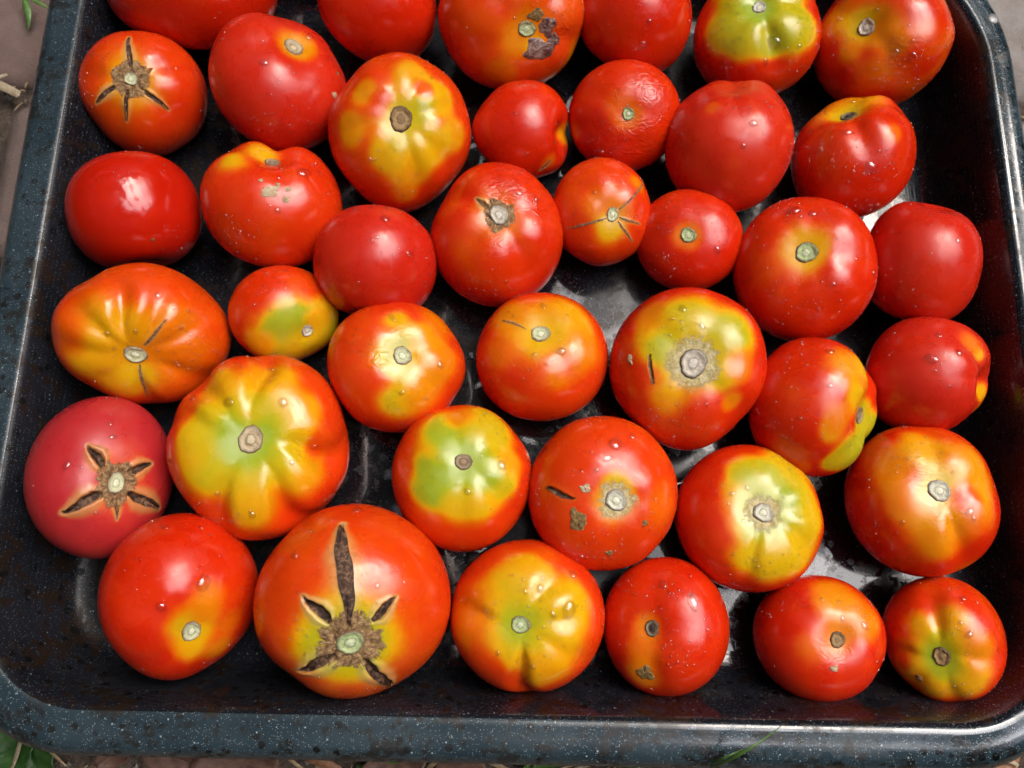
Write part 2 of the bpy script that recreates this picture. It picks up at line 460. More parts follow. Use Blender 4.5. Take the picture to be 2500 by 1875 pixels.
def tomato(S):
    loc0 = np.array([S['c'][0], S['c'][1], 0.0018])
    root = thing("tomato", S['label'], "tomato", tuple(loc0), "tomatoes in the roasting tray")
    skin_mesh(S, root, loc0)
    Rm = float(np.mean(S['s']))
    rs = np.random.RandomState(S['seed'] + 11)
    if 'scar' in S:
        r, kind = S['scar']; r *= 0.84
        w1, w2 = rs.rand() * 6, rs.rand() * 6
        ol = lambda a: 1 + 0.06 * np.sin(2 * a + w1) + 0.035 * np.sin(3 * a + w2) + 0.02 * np.sin(7 * a + w1) + 0.02 * np.sin(12 * a + w2)
        rim = Rm * r
        up = 0.0009 if 'ring' in S else 0.0004
        hf = lambda f, a: up + rim * (0.11 * np.exp(-((f - 0.80) / 0.13) ** 2) * (1 + 0.35 * np.sin(3 * a + w1) + 0.25 * np.sin(8 * a + w2)) + 0.10 * np.exp(-(f / 0.3) ** 2) + 0.03 * np.sin(5 * a + 7 * f + w1) * f) - rim * 0.35 * np.clip(f - 0.9, 0, 1) * 3 - 0.0005 * (f > 0.98)
        P, F, ff = patch(S, (0, 0, 1), r, hf, 48, 12, ol)
        mesh_obj("stem_scar", P - loc0, F, SCAR[kind], root, attrs={"radial": ff})
    if 'ring' in S:
        r, kind, jag = S['ring']
        ws = rs.rand(4) * 6
        ol = lambda a: 1 + jag * (0.45 * np.sin(3 * a + ws[0]) + 0.35 * np.sin(5 * a + ws[1]) + 0.25 * np.sin(8 * a + ws[2]) + 0.22 * np.sin(13 * a + ws[3]) + 0.12 * np.abs(np.sin(17 * a + ws[1])))
        hf = lambda f, a: 0.0001 + (0.0001 if kind == 'halo' else 0.0004) * np.sin(np.pi * f) * (1 + np.sin(7 * a + 9 * f)) + (0.0 if kind == 'halo' else 0.0003) * np.sin(29 * a + 3 * f) * f - 0.0006 * (f > 0.97)
        P, F, ff = patch(S, (0, 0, 1), r, hf, 96, 14, ol)
        mesh_obj("cork_ring", P - loc0, F, CORK[kind], root, attrs={"radial": ff})
    for cr in S.get('cr', []):
        # strip of torn tissue lying in the bottom of the split
        A = np.array(cr[0]); B = np.array(cr[1]); n = 40; m = 8
        ss = np.linspace(0.0, 0.97, n)
        mid = A + ss[:, None] * (B - A)
        mid /= np.linalg.norm(mid, axis=1)[:, None]
        side = np.cross(A, B); side /= np.linalg.norm(side)
        if cr[4] == 'spindle': w = np.sin(np.pi * np.clip(ss, 0.02, 0.98)) ** 1.05
        else: w = np.clip((1.02 - ss) * 1.9, 0, 1) ** 0.8 * np.clip(0.45 + ss * 2.5, 0, 1)
        w = cr[2] * (0.12 + 0.88 * w) * 0.72
        pts = []; rr = []
        for j in range(m + 1):
            f = j / m * 2 - 1
            wob = 0.16 * cr[2] * np.sin(ss * 6 + 3 * A[0]) + 0.05 * cr[2] * np.sin(ss * 23 + B[1] * 9)
            P = surf(S, mid + side[None, :] * (w * f - wob)[:, None])
            C0 = np.array(S['c'])
            k = 0.012 + cr[3] * (0.14 * np.exp(-(f / 0.2) ** 2) * (0.6 + 0.4 * np.sin(ss * 15 + A[1] * 5)) + 0.03 * np.sin(ss * 23 + j) * (1 - abs(f)))
            P = C0 + (P - C0) * (1 + k)[:, None]
            pts.append(P); rr.append(np.full(n, max(abs(f) ** 3 * 0.95, 0.93 * math.exp(-(f / 0.12) ** 2))))
        V = np.concatenate(pts); F = []
        for j in range(m):
            for i in range(n - 1):
                F.append((j * n + i, j * n + i + 1, (j + 1) * n + i + 1, (j + 1) * n + i))
        mesh_obj("crack", V - loc0, F, CORK['split' if cr[2] > 0.045 else 'thin'], root, attrs={"radial": np.concatenate(rr)})
    for sc in S.get('scab', []):
        c, r, kind, st, rot = sc
        ws = rs.rand(3) * 6
        ol = lambda a: 1 + 0.14 * np.sin(3 * a + ws[0]) + 0.12 * np.sin(4 * a + ws[1]) + 0.07 * np.sin(9 * a + ws[2])
        hf = lambda f, a: 0.00045 * (1 - f ** 4) + 0.0003 * np.sin(6 * a + 5 * f) * f * (1 - f) * 2 - 0.0003 * (f > 0.97)
        P, F, ff = patch(S, c, r, hf, 36, 8, ol, (st, rot))
        mesh_obj("rot_patch" if kind == 'rot' else "scab", P - loc0, F, CORK[kind], root, attrs={"radial": ff})
    for (c, r, el, rot) in S.get('drop', []):
        vs, F = dome(S, c, r * Rm * 0.95, r * Rm * 0.50, Rm, 18, 6, el, rot)
        mesh_obj("water_droplet", np.array(vs) - loc0, F, BEAD, root)
    # the spray of small beads
    n = int(2.4 * S.get('spray', 30))
    Q, M = basis(S)
    VV = []; FF = []; base = 0
    k = 0
    while k < n:
        v = rs.normal(size=3); v /= np.linalg.norm(v)
        if v[2] < 0.1: continue
        if rs.rand() < 0.45 and v[2] < 0.75: continue
        if wave(v[None, :], S['seed'] + 21, 5.0)[0] < 0.9 * rs.rand() - 0.15: continue
        k += 1
        d = M.T @ v
        r = 0.00028 + 0.00036 * rs.rand() ** 2 + (0.0006 * rs.rand() if rs.rand() < 0.08 else 0)
        vs, F = dome(S, d, r, r * (0.7 + 0.3 * rs.rand()), Rm, 8, 3, 1 + 0.4 * rs.rand(), rs.rand() * 6)
        VV += vs; FF += [tuple(i + base for i in f) for f in F]; base += len(vs)
    if VV:
        o = mesh_obj("fine_droplets", np.array(VV) - loc0, FF, FINE, root); o['kind'] = 'stuff'
    return root

TOMATOES = [
 dict(base=0.02, bump=[(-90, 0.03, 0.5)], spray=14, seed=100, c=(-0.18575, 0.31991, 0.03748), s=(0.04551, 0.03533, 0.0384), w=(0.3491, -0.6012, 0.7188), n=(0.0654, 0.9195, 0.3876), bl=[], drop=[], label='red tomato cut off by the top edge, above the leftmost star-cracked one'),
 dict(base=0.1, lob=(5, 0.05, 0.4), bump=[(168, 0.04, 0.25), (-60, -0.02, 0.3), (210, -0.04, 0.3)], dimple=(0.07, 0.3), skin='orange', seed=101, c=(-0.20721, 0.25521, 0.02984), s=(0.03247, 0.03296, 0.03108), w=(0.4061, -0.5002, 0.7647), n=(-0.2352, 0.2706, 0.9335), scar=(0.1352, 'pale'), ring=(0.3341, 'cork', 0.07), bl=[((0.0017, 0.0132, 0.9999), 0.589, 0.36, 0.8), ((0.0, 0.0, 1.0), 0.414, 0.58, 0.5)], cr=[((0.0156, 0.1487, 0.9888), (0.0, 0.7338, 0.6794), 0.0557, 0.07, 'r', 0.75), ((-0.2022, -0.0838, 0.9757), (-0.5986, -0.2855, 0.7485), 0.0477, 0.06, 'r', 0.8), ((-0.0721, -0.1619, 0.9842), (-0.1973, -0.6073, 0.7696), 0.0477, 0.07, 'r', 0.6), ((0.1315, -0.1386, 0.9816), (0.4811, -0.4565, 0.7485), 0.0477, 0.07, 'r', 0.6), ((0.2326, 0.0824, 0.9691), (0.336, 0.1603, 0.9281), 0.0318, 0.03, 'r', 0.4)], drop=[], label='tomato at the top left with a four-armed brown star crack and orange edges'),
 dict(base=0.06, lob=(4, 0.04, 0.3), bump=[(62, -0.02, 0.3), (-60, -0.03, 0.4), (40, 0.02, 0.3)], dimple=(0.15, 0.3), flat=0.8, skin='soft', spray=40, seed=102, c=(-0.13219, 0.2597, 0.03551), s=(0.03678, 0.0384, 0.03571), w=(0.274, -0.5383, 0.797), n=(0.3548, 0.7011, 0.6185), scar=(0.1849, 'cream'), bl=[((0.0128, -0.0038, 0.9999), 0.301, 0.6, 0.4)], scab=[((0.57, -0.5132, 0.6417), 0.0548, 'white', 1, 0), ((0.6241, -0.1849, 0.7591), 0.0274, 'scab', 1, 0)], drop=[((-0.4309, -0.4541, 0.7798), 0.0567, 1.22, 0.08), ((0.2305, 0.256, 0.9388), 0.063, 1.27, 1.31), ((-0.4582, -0.0974, 0.8835), 0.0315, 1.0, 1.26), ((-0.0946, -0.4449, 0.8906), 0.0252, 1.0, 0.99), ((-0.0, -0.8563, 0.5164), 0.0189, 1.0, 0.61)], label='pinkish red tomato with a tan scar near its top, beside the top left star-cracked one'),
 dict(base=0.14, lob=(8, 0.035, 0.2), bump=[(222, -0.05, 0.4), (-45, -0.05, 0.4), (138, -0.05, 0.3), (95, 0.02, 0.3), (-90, 0.03, 0.4)], dimple=(0.12, 0.32), skin='orange', seed=4, c=(-0.06481, 0.22973, 0.03636), s=(0.0379, 0.04016, 0.03708), w=(0.1434, -0.5084, 0.8491), n=(0.0316, 0.2294, 0.9728), scar=(0.1941, 'brown'), bl=[((0.0363, 0.0173, 0.9992), 0.427, 0.66, 0.4), ((-0.4756, 0.3455, 0.809), 0.194, 0.56, 0.3), ((-0.6521, -0.1209, 0.7485), 0.246, 0.56, 0.3), ((0.206, 0.5367, 0.8182), 0.298, 0.66, 0.35), ((0.5122, 0.3139, 0.7995), 0.259, 0.68, 0.35), ((0.7178, -0.1526, 0.6794), 0.22, 0.62, 0.35), ((0.0979, -0.6183, 0.7798), 0.285, 0.62, 0.35), ((-0.1961, -0.4404, 0.8761), 0.246, 0.68, 0.35), ((0.4162, -0.3371, 0.8445), 0.285, 0.7, 0.35), ((-0.2538, 0.1648, 0.9531), 0.155, 0.16, 0.5), ((0.2409, 0.0998, 0.9654), 0.194, 0.84, 0.7), ((-0.0065, -0.2467, 0.9691), 0.168, 0.8, 0.7), ((0.0, 0.0, 1.0), 0.22, 0.8, 0.5), ((0.0443, -0.8461, 0.5312), 0.168, 0.5, 0.5), ((0.3017, 0.3931, 0.8686), 0.129, 0.3, 0.5)], drop=[((0.2652, 0.8954, 0.3577), 0.0357, 1.28, 2.12), ((0.3848, 0.8643, 0.3238), 0.0298, 1.0, 0.87), ((-0.4066, -0.476, 0.7798), 0.0298, 1.0, 1.53)], label='large yellow and orange tomato with a round brown stem scar, in the upper left part'),
 dict(base=0.04, spray=20, seed=104, c=(-0.08104, 0.31069, 0.03439), s=(0.03441, 0.03364, 0.03232), w=(0.1615, -0.6192, 0.7685), n=(0.6444, 0.7316, 0.2222), bl=[], drop=[], label='red tomato at the top edge between a pink-red one and the one with rotten flesh'),
 dict(base=0.2, lob=(5, 0.05, 1), bump=[(205, -0.02, 0.4)], skin='orange', spray=40, seed=105, c=(-0.00621, 0.29986, 0.03674), s=(0.04067, 0.03602, 0.03643), w=(0.0128, -0.6162, 0.7875), n=(0.2673, -0.1156, 0.9567), scar=(0.1434, 'green'), bl=[((-0.0, -0.0537, 0.9986), 0.342, 0.55, 0.6), ((-0.312, -0.6124, 0.7264), 0.219, 0.5, 0.6), ((0.8004, -0.4078, 0.4395), 0.246, 0.5, 0.6), ((0.4128, -0.7603, 0.5015), 0.246, 0.42, 0.6), ((0.1374, -0.2379, 0.9615), 0.15, 0.75, 0.5)], wr=[((0.4645, -0.0611, 0.8835), 0.41, 0.8)], scab=[((0.2739, 0.0216, 0.9615), 0.1503, 'rot', 0.8, 0), ((0.3734, -0.1781, 0.9104), 0.1093, 'rot', 1.2, 1), ((0.1727, -0.2818, 0.9438), 0.1639, 'rot', 1.4, 0), ((0.1192, 0.1836, 0.9757), 0.0888, 'scab', 1.3, 0.4)], drop=[], label='orange red tomato at the top with black rotten flesh beside its stem scar'),
 dict(base=0.07, spray=20, seed=106, c=(0.06323, 0.30875, 0.0328), s=(0.03266, 0.03454, 0.03192), w=(-0.1267, -0.6184, 0.7756), n=(0.4107, 0.8843, 0.2222), bl=[], wr=[((-0.148, -0.9345, 0.3238), 0.474, 0.3)], drop=[((0.1506, -0.9506, 0.2716), 0.0436, 1.45, 1.0), ((0.2322, -0.9672, -0.1029), 0.0508, 1.41, 0.13)], label='red tomato at the top edge behind the wrinkled one with a small round scar'),
 dict(base=0.05, spray=0, seed=107, c=(0.0354, 0.33759, 0.02628), s=(0.02352, 0.0288, 0.02485), w=(-0.0681, -0.6494, 0.7574), n=(-0.0636, 0.9469, 0.3152), bl=[], drop=[], label='sliver of a red tomato in the gap at the top edge beside the rotten one'),
 dict(base=0.1, gr=[(-60, 0.16, 0.22), (200, 0.08, 0.3), (20, 0.1, 0.25), (-120, 0.07, 0.25)], lob=(4, 0.03, 0), dimple=(0.16, 0.34), spray=55, seed=108, c=(0.1318, 0.29793, 0.03038), s=(0.035, 0.034, 0.03278), w=(-0.2595, -0.5866, 0.7672), n=(-0.0168, 0.6135, 0.7895), scar=(0.1382, 'white'), bl=[((0.0289, 0.0607, 0.9977), 0.86, 0.86, 0.22), ((-0.5352, -0.2727, 0.7995), 0.384, 0.82, 0.4), ((0.604, -0.3279, 0.7264), 0.461, 0.84, 0.4), ((0.2855, -0.5986, 0.7485), 0.261, 0.9, 0.4), ((-0.1573, -0.484, 0.8608), 0.422, 0.84, 0.4), ((0.0028, -0.0266, 0.9996), 0.307, 0.97, 0.6)], drop=[((0.3011, -0.5909, 0.7485), 0.0989, 1.44, 2.91), ((0.1956, -0.8148, 0.5458), 0.0495, 1.43, 1.59), ((0.6512, -0.5273, 0.5458), 0.0424, 1.12, 0.03), ((0.496, -0.6126, 0.6154), 0.0212, 1.0, 1.29), ((0.5669, -0.6296, 0.5312), 0.0212, 1.0, 1.21)], label='red tomato with a bright green folded top, at the upper right'),
 dict(base=0.16, gr=[(-40, 0.1, 0.3)], bump=[(8, 0.035, 0.2), (-45, -0.03, 0.4)], dimple=(0.17, 0.36), spray=90, mott=0.08, seed=109, c=(0.19904, 0.29192, 0.03403), s=(0.03544, 0.03518, 0.03354), w=(-0.3804, -0.5579, 0.7376), n=(-0.3274, 0.3208, 0.8888), scar=(0.1631, 'grey'), bl=[((-0.5094, 0.1655, 0.8445), 0.326, 0.6, 0.6), ((-0.0021, 0.0132, 0.9999), 0.311, 0.78, 0.6), ((0.3216, -0.1234, 0.9388), 0.297, 0.48, 0.6), ((0.272, -0.6567, 0.7034), 0.267, 0.4, 0.7), ((-0.1662, -0.3485, 0.9224), 0.193, 0.5, 0.6), ((0.4979, -0.2875, 0.8182), 0.193, 0.48, 0.6)], wr=[((0.6231, -0.4283, 0.6545), 0.519, 0.5)], drop=[((0.476, -0.4066, 0.7798), 0.0682, 1.01, 1.51), ((0.659, -0.2334, 0.715), 0.0341, 1.0, 1.49), ((0.6809, -0.4172, 0.6019), 0.0546, 1.07, 0.43), ((0.1123, 0.2353, 0.9654), 0.0341, 1.0, 0.66), ((0.5999, -0.0314, 0.7995), 0.0273, 1.0, 1.26)], label="red tomato with olive blotches and a grey stem scar, nearest the tray's rivet"),
 dict(base=0.1, gr=[(-62, 0.09, 0.22), (205, 0.05, 0.2), (25, 0.08, 0.2)], bump=[(88, -0.015, 0.25), (65, 0.02, 0.2)], dimple=(0.2, 0.34), flat=0.84, spray=110, seed=110, c=(0.17852, 0.22283, 0.03248), s=(0.0315, 0.03537, 0.03176), w=(-0.3709, -0.4629, 0.8051), n=(-0.2118, 0.8635, 0.4578), scar=(0.1515, 'dark'), bl=[((0.1135, 0.2956, 0.9486), 0.424, 0.6, 0.6), ((-0.3562, 0.3043, 0.8835), 0.379, 0.5, 0.6), ((-0.0191, 0.0645, 0.9977), 0.257, 0.78, 0.6), ((0.6623, -0.4812, 0.5743), 0.151, 0.4, 0.6)], drop=[((0.0294, -0.5611, 0.8272), 0.0627, 1.39, 0.06), ((0.3643, -0.8794, 0.3065), 0.0836, 1.32, 2.25), ((-0.3824, -0.2934, 0.8761), 0.0348, 1.0, 1.5), ((0.0539, 0.3402, 0.9388), 0.0418, 1.11, 0.59)], label='red tomato with a deep yellow-edged hollow and dark scar at its top, on the right'),
 dict(base=0.06, bump=[(92, -0.035, 0.16), (112, 0.03, 0.18), (66, 0.04, 0.25), (-120, -0.03, 0.4), (-30, -0.03, 0.4)], dimple=(0.06, 0.3), skin='soft', spray=80, seed=111, c=(0.11192, 0.22657, 0.03455), s=(0.03312, 0.03836, 0.03395), w=(-0.2428, -0.4916, 0.8363), n=(0.0, 0.93, 0.3676), bl=[((-0.2743, -0.5053, 0.8182), 0.127, 0.3, 0.8)], drop=[((0.3207, -0.6724, 0.667), 0.0585, 1.09, 0.06), ((0.4799, -0.6982, 0.5312), 0.026, 1.0, 1.39), ((0.2115, -0.8809, 0.4235), 0.039, 1.36, 1.26), ((0.4893, -0.5156, 0.7034), 0.0195, 1.0, 1.46)], label='smooth red tomato without a visible scar, its top edge dented, on the right'),
 dict(base=0.06, lob=(5, 0.02, 0), dimple=(0.06, 0.25), spray=50, seed=112, c=(0.05631, 0.24693, 0.02854), s=(0.03057, 0.02925, 0.02841), w=(-0.1208, -0.5296, 0.8396), n=(0.1084, 0.0716, 0.9915), scar=(0.1386, 'green'), bl=[((-0.0367, -0.0163, 0.9992), 0.312, 0.45, 0.7), ((-0.1877, 0.1603, 0.9691), 0.26, 0.32, 0.8)], wr=[((0.0558, -0.4238, 0.904), 0.65, 1.0), ((0.368, 0.5065, 0.7798), 0.606, 0.9), ((-0.3882, 0.3495, 0.8528), 0.433, 0.5), ((0.6695, -0.0881, 0.7375), 0.433, 0.8)], drop=[], label='small red tomato with wrinkled skin round a small pale green scar'),
 dict(base=0.05, lob=(3, 0.03, 0), bump=[(140, -0.07, 0.45), (0, -0.1, 0.2), (-42, 0.05, 0.3), (-140, -0.12, 0.5), (70, 0.03, 0.4)], dimple=(0.22, 0.35), flat=0.95, spray=12, seed=113, c=(0.00079, 0.23726, 0.02819), s=(0.02821, 0.02644, 0.02595), w=(-0.0017, -0.518, 0.8554), n=(0.93, -0.06, 0.3626), bl=[((0.3017, -0.0237, 0.9531), 0.246, 0.6, 0.6), ((-0.4395, -0.4632, 0.7696), 0.189, 0.4, 0.7)], cr=[((-0.4637, -0.6747, 0.5743), (-0.4157, -0.4157, 0.809), 0.0378, 0.03, 'spindle', 0.5)], drop=[((-0.839, -0.2726, 0.4709), 0.0435, 1.0, 2.33)], label='small heart-shaped red tomato lying on its side with its notch to the right'),
 dict(base=0.0, lob=(3, 0.01, 0), bump=[(-70, -0.01, 0.3)], p=2.35, skin='deep', spray=22, seed=114, c=(-0.20158, 0.18212, 0.03457), s=(0.03259, 0.03496, 0.03208), w=(0.4275, -0.3862, 0.8174), n=(0.1, -0.95, 0.2958), bl=[], scab=[((0.1478, 0.6953, 0.7034), 0.0293, 'scab', 1, 0)], drop=[], label='plain glossy dark red tomato without a scar, second from the top along the left side'),
 dict(base=0.09, gr=[(88, 0.16, 0.28), (150, 0.05, 0.3)], bump=[(80, -0.035, 0.14), (60, 0.015, 0.2), (118, 0.02, 0.25)], dimple=(0.2, 0.34), skin='orange', spray=50, seed=115, c=(-0.12967, 0.18853, 0.03377), s=(0.03571, 0.03502, 0.0336), w=(0.2888, -0.42, 0.8604), n=(0.017, 0.8619, 0.5068), scar=(0.1265, 'tan'), bl=[((-0.5109, -0.1086, 0.8528), 0.253, 0.7, 0.6), ((-0.1938, 0.1745, 0.9654), 0.253, 0.5, 0.6), ((-0.0926, 0.1511, 0.9842), 0.211, 0.68, 0.6)], scab=[((-0.0366, -0.6982, 0.715), 0.1054, 'white', 1.5, 0.5), ((0.1918, -0.6475, 0.7375), 0.0492, 'white', 1, 0), ((0.1617, -0.7607, 0.6286), 0.0562, 'white', 1.2, 1), ((-0.1522, -0.5678, 0.809), 0.0351, 'white', 1, 0), ((0.0641, -0.6101, 0.7898), 0.0351, 'white', 1, 0)], drop=[((0.4073, -0.3478, 0.8445), 0.084, 1.42, 0.54), ((0.0796, -0.5027, 0.8608), 0.0388, 1.03, 1.08), ((0.0457, -0.8726, 0.4863), 0.0453, 1.14, 1.59), ((-0.0439, -0.8368, 0.5458), 0.0194, 1.0, 0.92)], label='red tomato with a notched top, a yellow patch and pale scabs on its front'),
 dict(base=0.12, lob=(5, 0.05, 0.3), bump=[(150, -0.05, 0.3), (100, 0.03, 0.3), (45, -0.02, 0.3)], dimple=(0.13, 0.4), spray=30, seed=116, c=(-0.01158, 0.17467, 0.03043), s=(0.03484, 0.03731, 0.03427), w=(0.0271, -0.409, 0.9121), n=(0.0465, 0.355, 0.9337), scar=(0.1789, 'grey'), ring=(0.2477, 'cork', 0.2), bl=[((-0.0236, -0.0325, 0.9992), 0.358, 0.42, 0.7), ((-0.4438, -0.4928, 0.7485), 0.275, 0.26, 0.8), ((0.0407, -0.7766, 0.6286), 0.413, 0.16, 0.8)], wr=[((0.0669, 0.4222, 0.904), 0.619, 1.0), ((0.6191, 0.2377, 0.7485), 0.413, 0.9), ((-0.1106, -0.4129, 0.904), 0.344, 0.5)], cr=[((-0.1349, 0.0644, 0.9888), (-0.3459, 0.2513, 0.904), 0.0413, 0.05, 'r', 0.8)], drop=[((0.5352, 0.2727, 0.7995), 0.0506, 1.11, 1.57), ((0.2768, 0.3075, 0.9104), 0.038, 1.28, 0.14), ((0.4872, -0.0903, 0.8686), 0.0316, 1.0, 1.08)], label='red tomato with wrinkled puckered top and a crack leading to its corky scar, middle'),
 dict(base=0.1, bump=[(-120, -0.04, 0.4), (20, -0.03, 0.3)], dimple=(0.08, 0.3), skin='orange', spray=25, seed=117, c=(0.04424, 0.19014, 0.02672), s=(0.02739, 0.0288, 0.02669), w=(-0.1008, -0.4331, 0.8957), n=(0.2606, -0.0177, 0.9653), scar=(0.1527, 'pale'), bl=[((0.0151, 0.022, 0.9996), 0.377, 0.5, 0.6), ((-0.2983, 0.1423, 0.9438), 0.269, 0.42, 0.6), ((-0.0377, -0.2862, 0.9574), 0.305, 0.74, 0.6), ((0.5574, 0.5574, 0.6154), 0.18, 0.5, 0.7)], wr=[((0.0614, 0.5846, 0.809), 0.404, 0.7)], cr=[((0.1209, 0.0879, 0.9888), (0.7306, 0.5916, 0.3408), 0.0269, 0.035, 'r', 0.7), ((-0.1314, -0.0713, 0.9888), (-0.7969, -0.2589, 0.5458), 0.0269, 0.03, 'r', 0.7), ((0.1254, -0.0519, 0.9908), (0.5637, -0.167, 0.809), 0.0225, 0.03, 'r', 0.6), ((0.1093, -0.1214, 0.9866), (0.4189, -0.4652, 0.7798), 0.0225, 0.03, 'r', 0.6)], drop=[((-0.3503, 0.3692, 0.8608), 0.0413, 1.0, 0.88)], label='small orange red tomato with thin cracks running out of its cream scar'),
 dict(base=0.07, lob=(4, 0.02, 0), dimple=(0.05, 0.25), spk=0.9, spray=60, seed=118, c=(0.09075, 0.17611, 0.02493), s=(0.02844, 0.02665, 0.02617), w=(-0.2053, -0.3985, 0.8939), n=(-0.0058, 0.126, 0.992), scar=(0.1824, 'green'), bl=[((-0.0168, -0.0208, 0.9996), 0.274, 0.45, 0.6)], wr=[((0.0, 0.6007, 0.7995), 0.456, 0.4)], drop=[((0.5007, -0.2551, 0.8272), 0.0755, 1.33, 1.52), ((-0.3131, 0.33, 0.8906), 0.0336, 1.0, 2.64)], label='small round red tomato flecked with gold round a green stem scar'),
 dict(base=0.07, gr=[(95, 0.1, 0.3), (10, 0.07, 0.4), (-60, 0.05, 0.3)], lob=(5, 0.04, 1), bump=[(-5, 0.015, 0.3), (150, -0.02, 0.3)], dimple=(0.16, 0.42), spray=100, seed=119, c=(0.14756, 0.15816, 0.03233), s=(0.03512, 0.03735, 0.03442), w=(-0.3324, -0.3563, 0.8733), n=(0.0599, 0.2984, 0.9526), scar=(0.1821, 'green'), bl=[((-0.04, 0.0042, 0.9992), 0.378, 0.5, 0.6), ((0.0, 0.0, 1.0), 0.283, 0.64, 0.4)], drop=[((0.9125, -0.1201, 0.391), 0.0434, 1.05, 2.28), ((0.0451, 0.5732, 0.8182), 0.062, 1.12, 0.41), ((-0.209, 0.5901, 0.7798), 0.0869, 1.17, 0.25), ((0.6744, -0.0353, 0.7375), 0.0248, 1.0, 2.02), ((0.3672, -0.4078, 0.836), 0.0372, 1.4, 2.95), ((0.2274, -0.3939, 0.8906), 0.0248, 1.0, 1.91)], label='large red tomato with a round green scar in a yellow ring, on the right'),
 dict(base=0.0, lob=(3, 0.01, 0), skin='soft', spray=40, seed=120, c=(0.20985, 0.16318, 0.03257), s=(0.02816, 0.03682, 0.03087), w=(-0.4466, -0.3473, 0.8246), n=(0.2, 0.97, 0.1414), bl=[], drop=[((0.419, -0.7257, 0.5458), 0.0416, 1.29, 2.69), ((0.0747, -0.9489, 0.3065), 0.0277, 1.0, 2.67)], label='plain dark pink-red tomato against the right wall, behind the large green-scarred one'),
 dict(base=0.0, lob=(3, 0.01, 0), bump=[(40, -0.02, 0.3), (135, -0.02, 0.3)], skin='soft', spray=35, seed=121, c=(-0.07415, 0.15641, 0.0335), s=(0.03197, 0.03445, 0.03155), w=(0.1751, -0.3693, 0.9127), n=(-0.1, -0.97, 0.2216), bl=[], drop=[((0.1129, 0.8573, -0.5023), 0.0811, 1.02, 0.87), ((0.5225, 0.8526, -0.0062), 0.0541, 1.36, 0.06), ((0.0258, 0.9866, -0.1612), 0.0338, 1.0, 0.62), ((-0.0521, 0.9933, -0.1029), 0.0338, 1.0, 0.15), ((0.358, 0.9326, -0.0448), 0.0203, 1.0, 0.91), ((-0.1934, 0.8055, 0.5602), 0.0338, 1.0, 1.99)], label='plain smooth red tomato with big beads of water, left of the middle'),
 dict(base=0.2, gr=[(112, 0.13, 0.13), (145, 0.08, 0.16), (78, 0.07, 0.13), (-75, 0.1, 0.16), (-125, 0.05, 0.2), (185, 0.05, 0.2), (-20, 0.08, 0.2), (40, 0.06, 0.15)], lob=(3, 0.01, 0), bump=[(128, -0.04, 0.2), (90, 0.02, 0.3), (-118, -0.03, 0.3), (-78, 0.03, 0.25), (45, -0.02, 0.3), (-40, -0.03, 0.2)], dimple=(0.15, 0.4), flat=0.8, skin='orange', spray=45, seed=122, c=(-0.18675, 0.11392, 0.03634), s=(0.04133, 0.03543, 0.03646), w=(0.4229, -0.258, 0.8687), n=(-0.1583, -0.3801, 0.9113), scar=(0.1604, 'pale'), bl=[((0.0359, 0.0399, 0.9986), 0.74, 0.5, 0.8), ((-0.318, 0.4144, 0.8528), 0.432, 0.64, 0.7), ((-0.4238, -0.0558, 0.904), 0.407, 0.62, 0.7), ((-0.1896, -0.4578, 0.8686), 0.309, 0.6, 0.6), ((0.0273, -0.5216, 0.8528), 0.247, 0.58, 0.6), ((0.542, 0.0859, 0.836), 0.37, 0.42, 0.8), ((0.1429, 0.902, 0.4073), 0.407, 0.2, 0.7), ((0.0119, 0.4547, 0.8906), 0.247, 0.6, 0.7), ((0.4173, 0.5154, 0.7485), 0.309, 0.45, 0.7), ((0.0395, -0.3, 0.9531), 0.21, 0.72, 0.7), ((-0.7196, 0.1928, 0.667), 0.247, 0.3, 0.8)], cr=[((0.0965, 0.1486, 0.9842), (0.3336, 0.5444, 0.7696), 0.0247, 0.04, 'r', 0.35), ((0.0464, -0.1566, 0.9866), (0.113, -0.7135, 0.6915), 0.0247, 0.04, 'r', 0.35)], drop=[((-0.3001, 0.2848, 0.9104), 0.0397, 1.1, 1.45), ((0.2119, 0.7908, 0.5743), 0.0454, 1.21, 2.58), ((0.378, 0.6548, 0.6545), 0.0284, 1.0, 0.51), ((0.5411, 0.601, 0.5882), 0.0284, 1.0, 1.02), ((0.009, 0.3443, 0.9388), 0.0341, 1.14, 2.07), ((0.4855, 0.4147, 0.7696), 0.0341, 1.11, 2.44)], label='broad ribbed orange tomato with two cracks at its pale scar, on the left'),
 dict(base=0.2, lob=(4, 0.03, 0), dimple=(0.07, 0.25), spk=0.5, spray=30, seed=123, c=(-0.12013, 0.12967, 0.02692), s=(0.02779, 0.0255, 0.02531), w=(0.2787, -0.3009, 0.912), n=(0.4748, -0.3775, 0.795), scar=(0.1467, 'white'), bl=[((0.3233, -0.0687, 0.9438), 0.55, 0.84, 0.5), ((-0.3177, 0.2861, 0.904), 0.532, 0.96, 0.4), ((-0.4949, -0.1188, 0.8608), 0.605, 0.9, 0.4), ((-0.7713, -0.2067, 0.6019), 0.275, 0.6, 0.6), ((0.2301, 0.1965, 0.9531), 0.275, 0.6, 0.7), ((0.0602, -0.325, 0.9438), 0.458, 0.72, 0.6)], drop=[((-0.2406, 0.8123, 0.5312), 0.0337, 1.0, 1.55)], label='small dull olive and red tomato wedged between bigger ones on the left'),
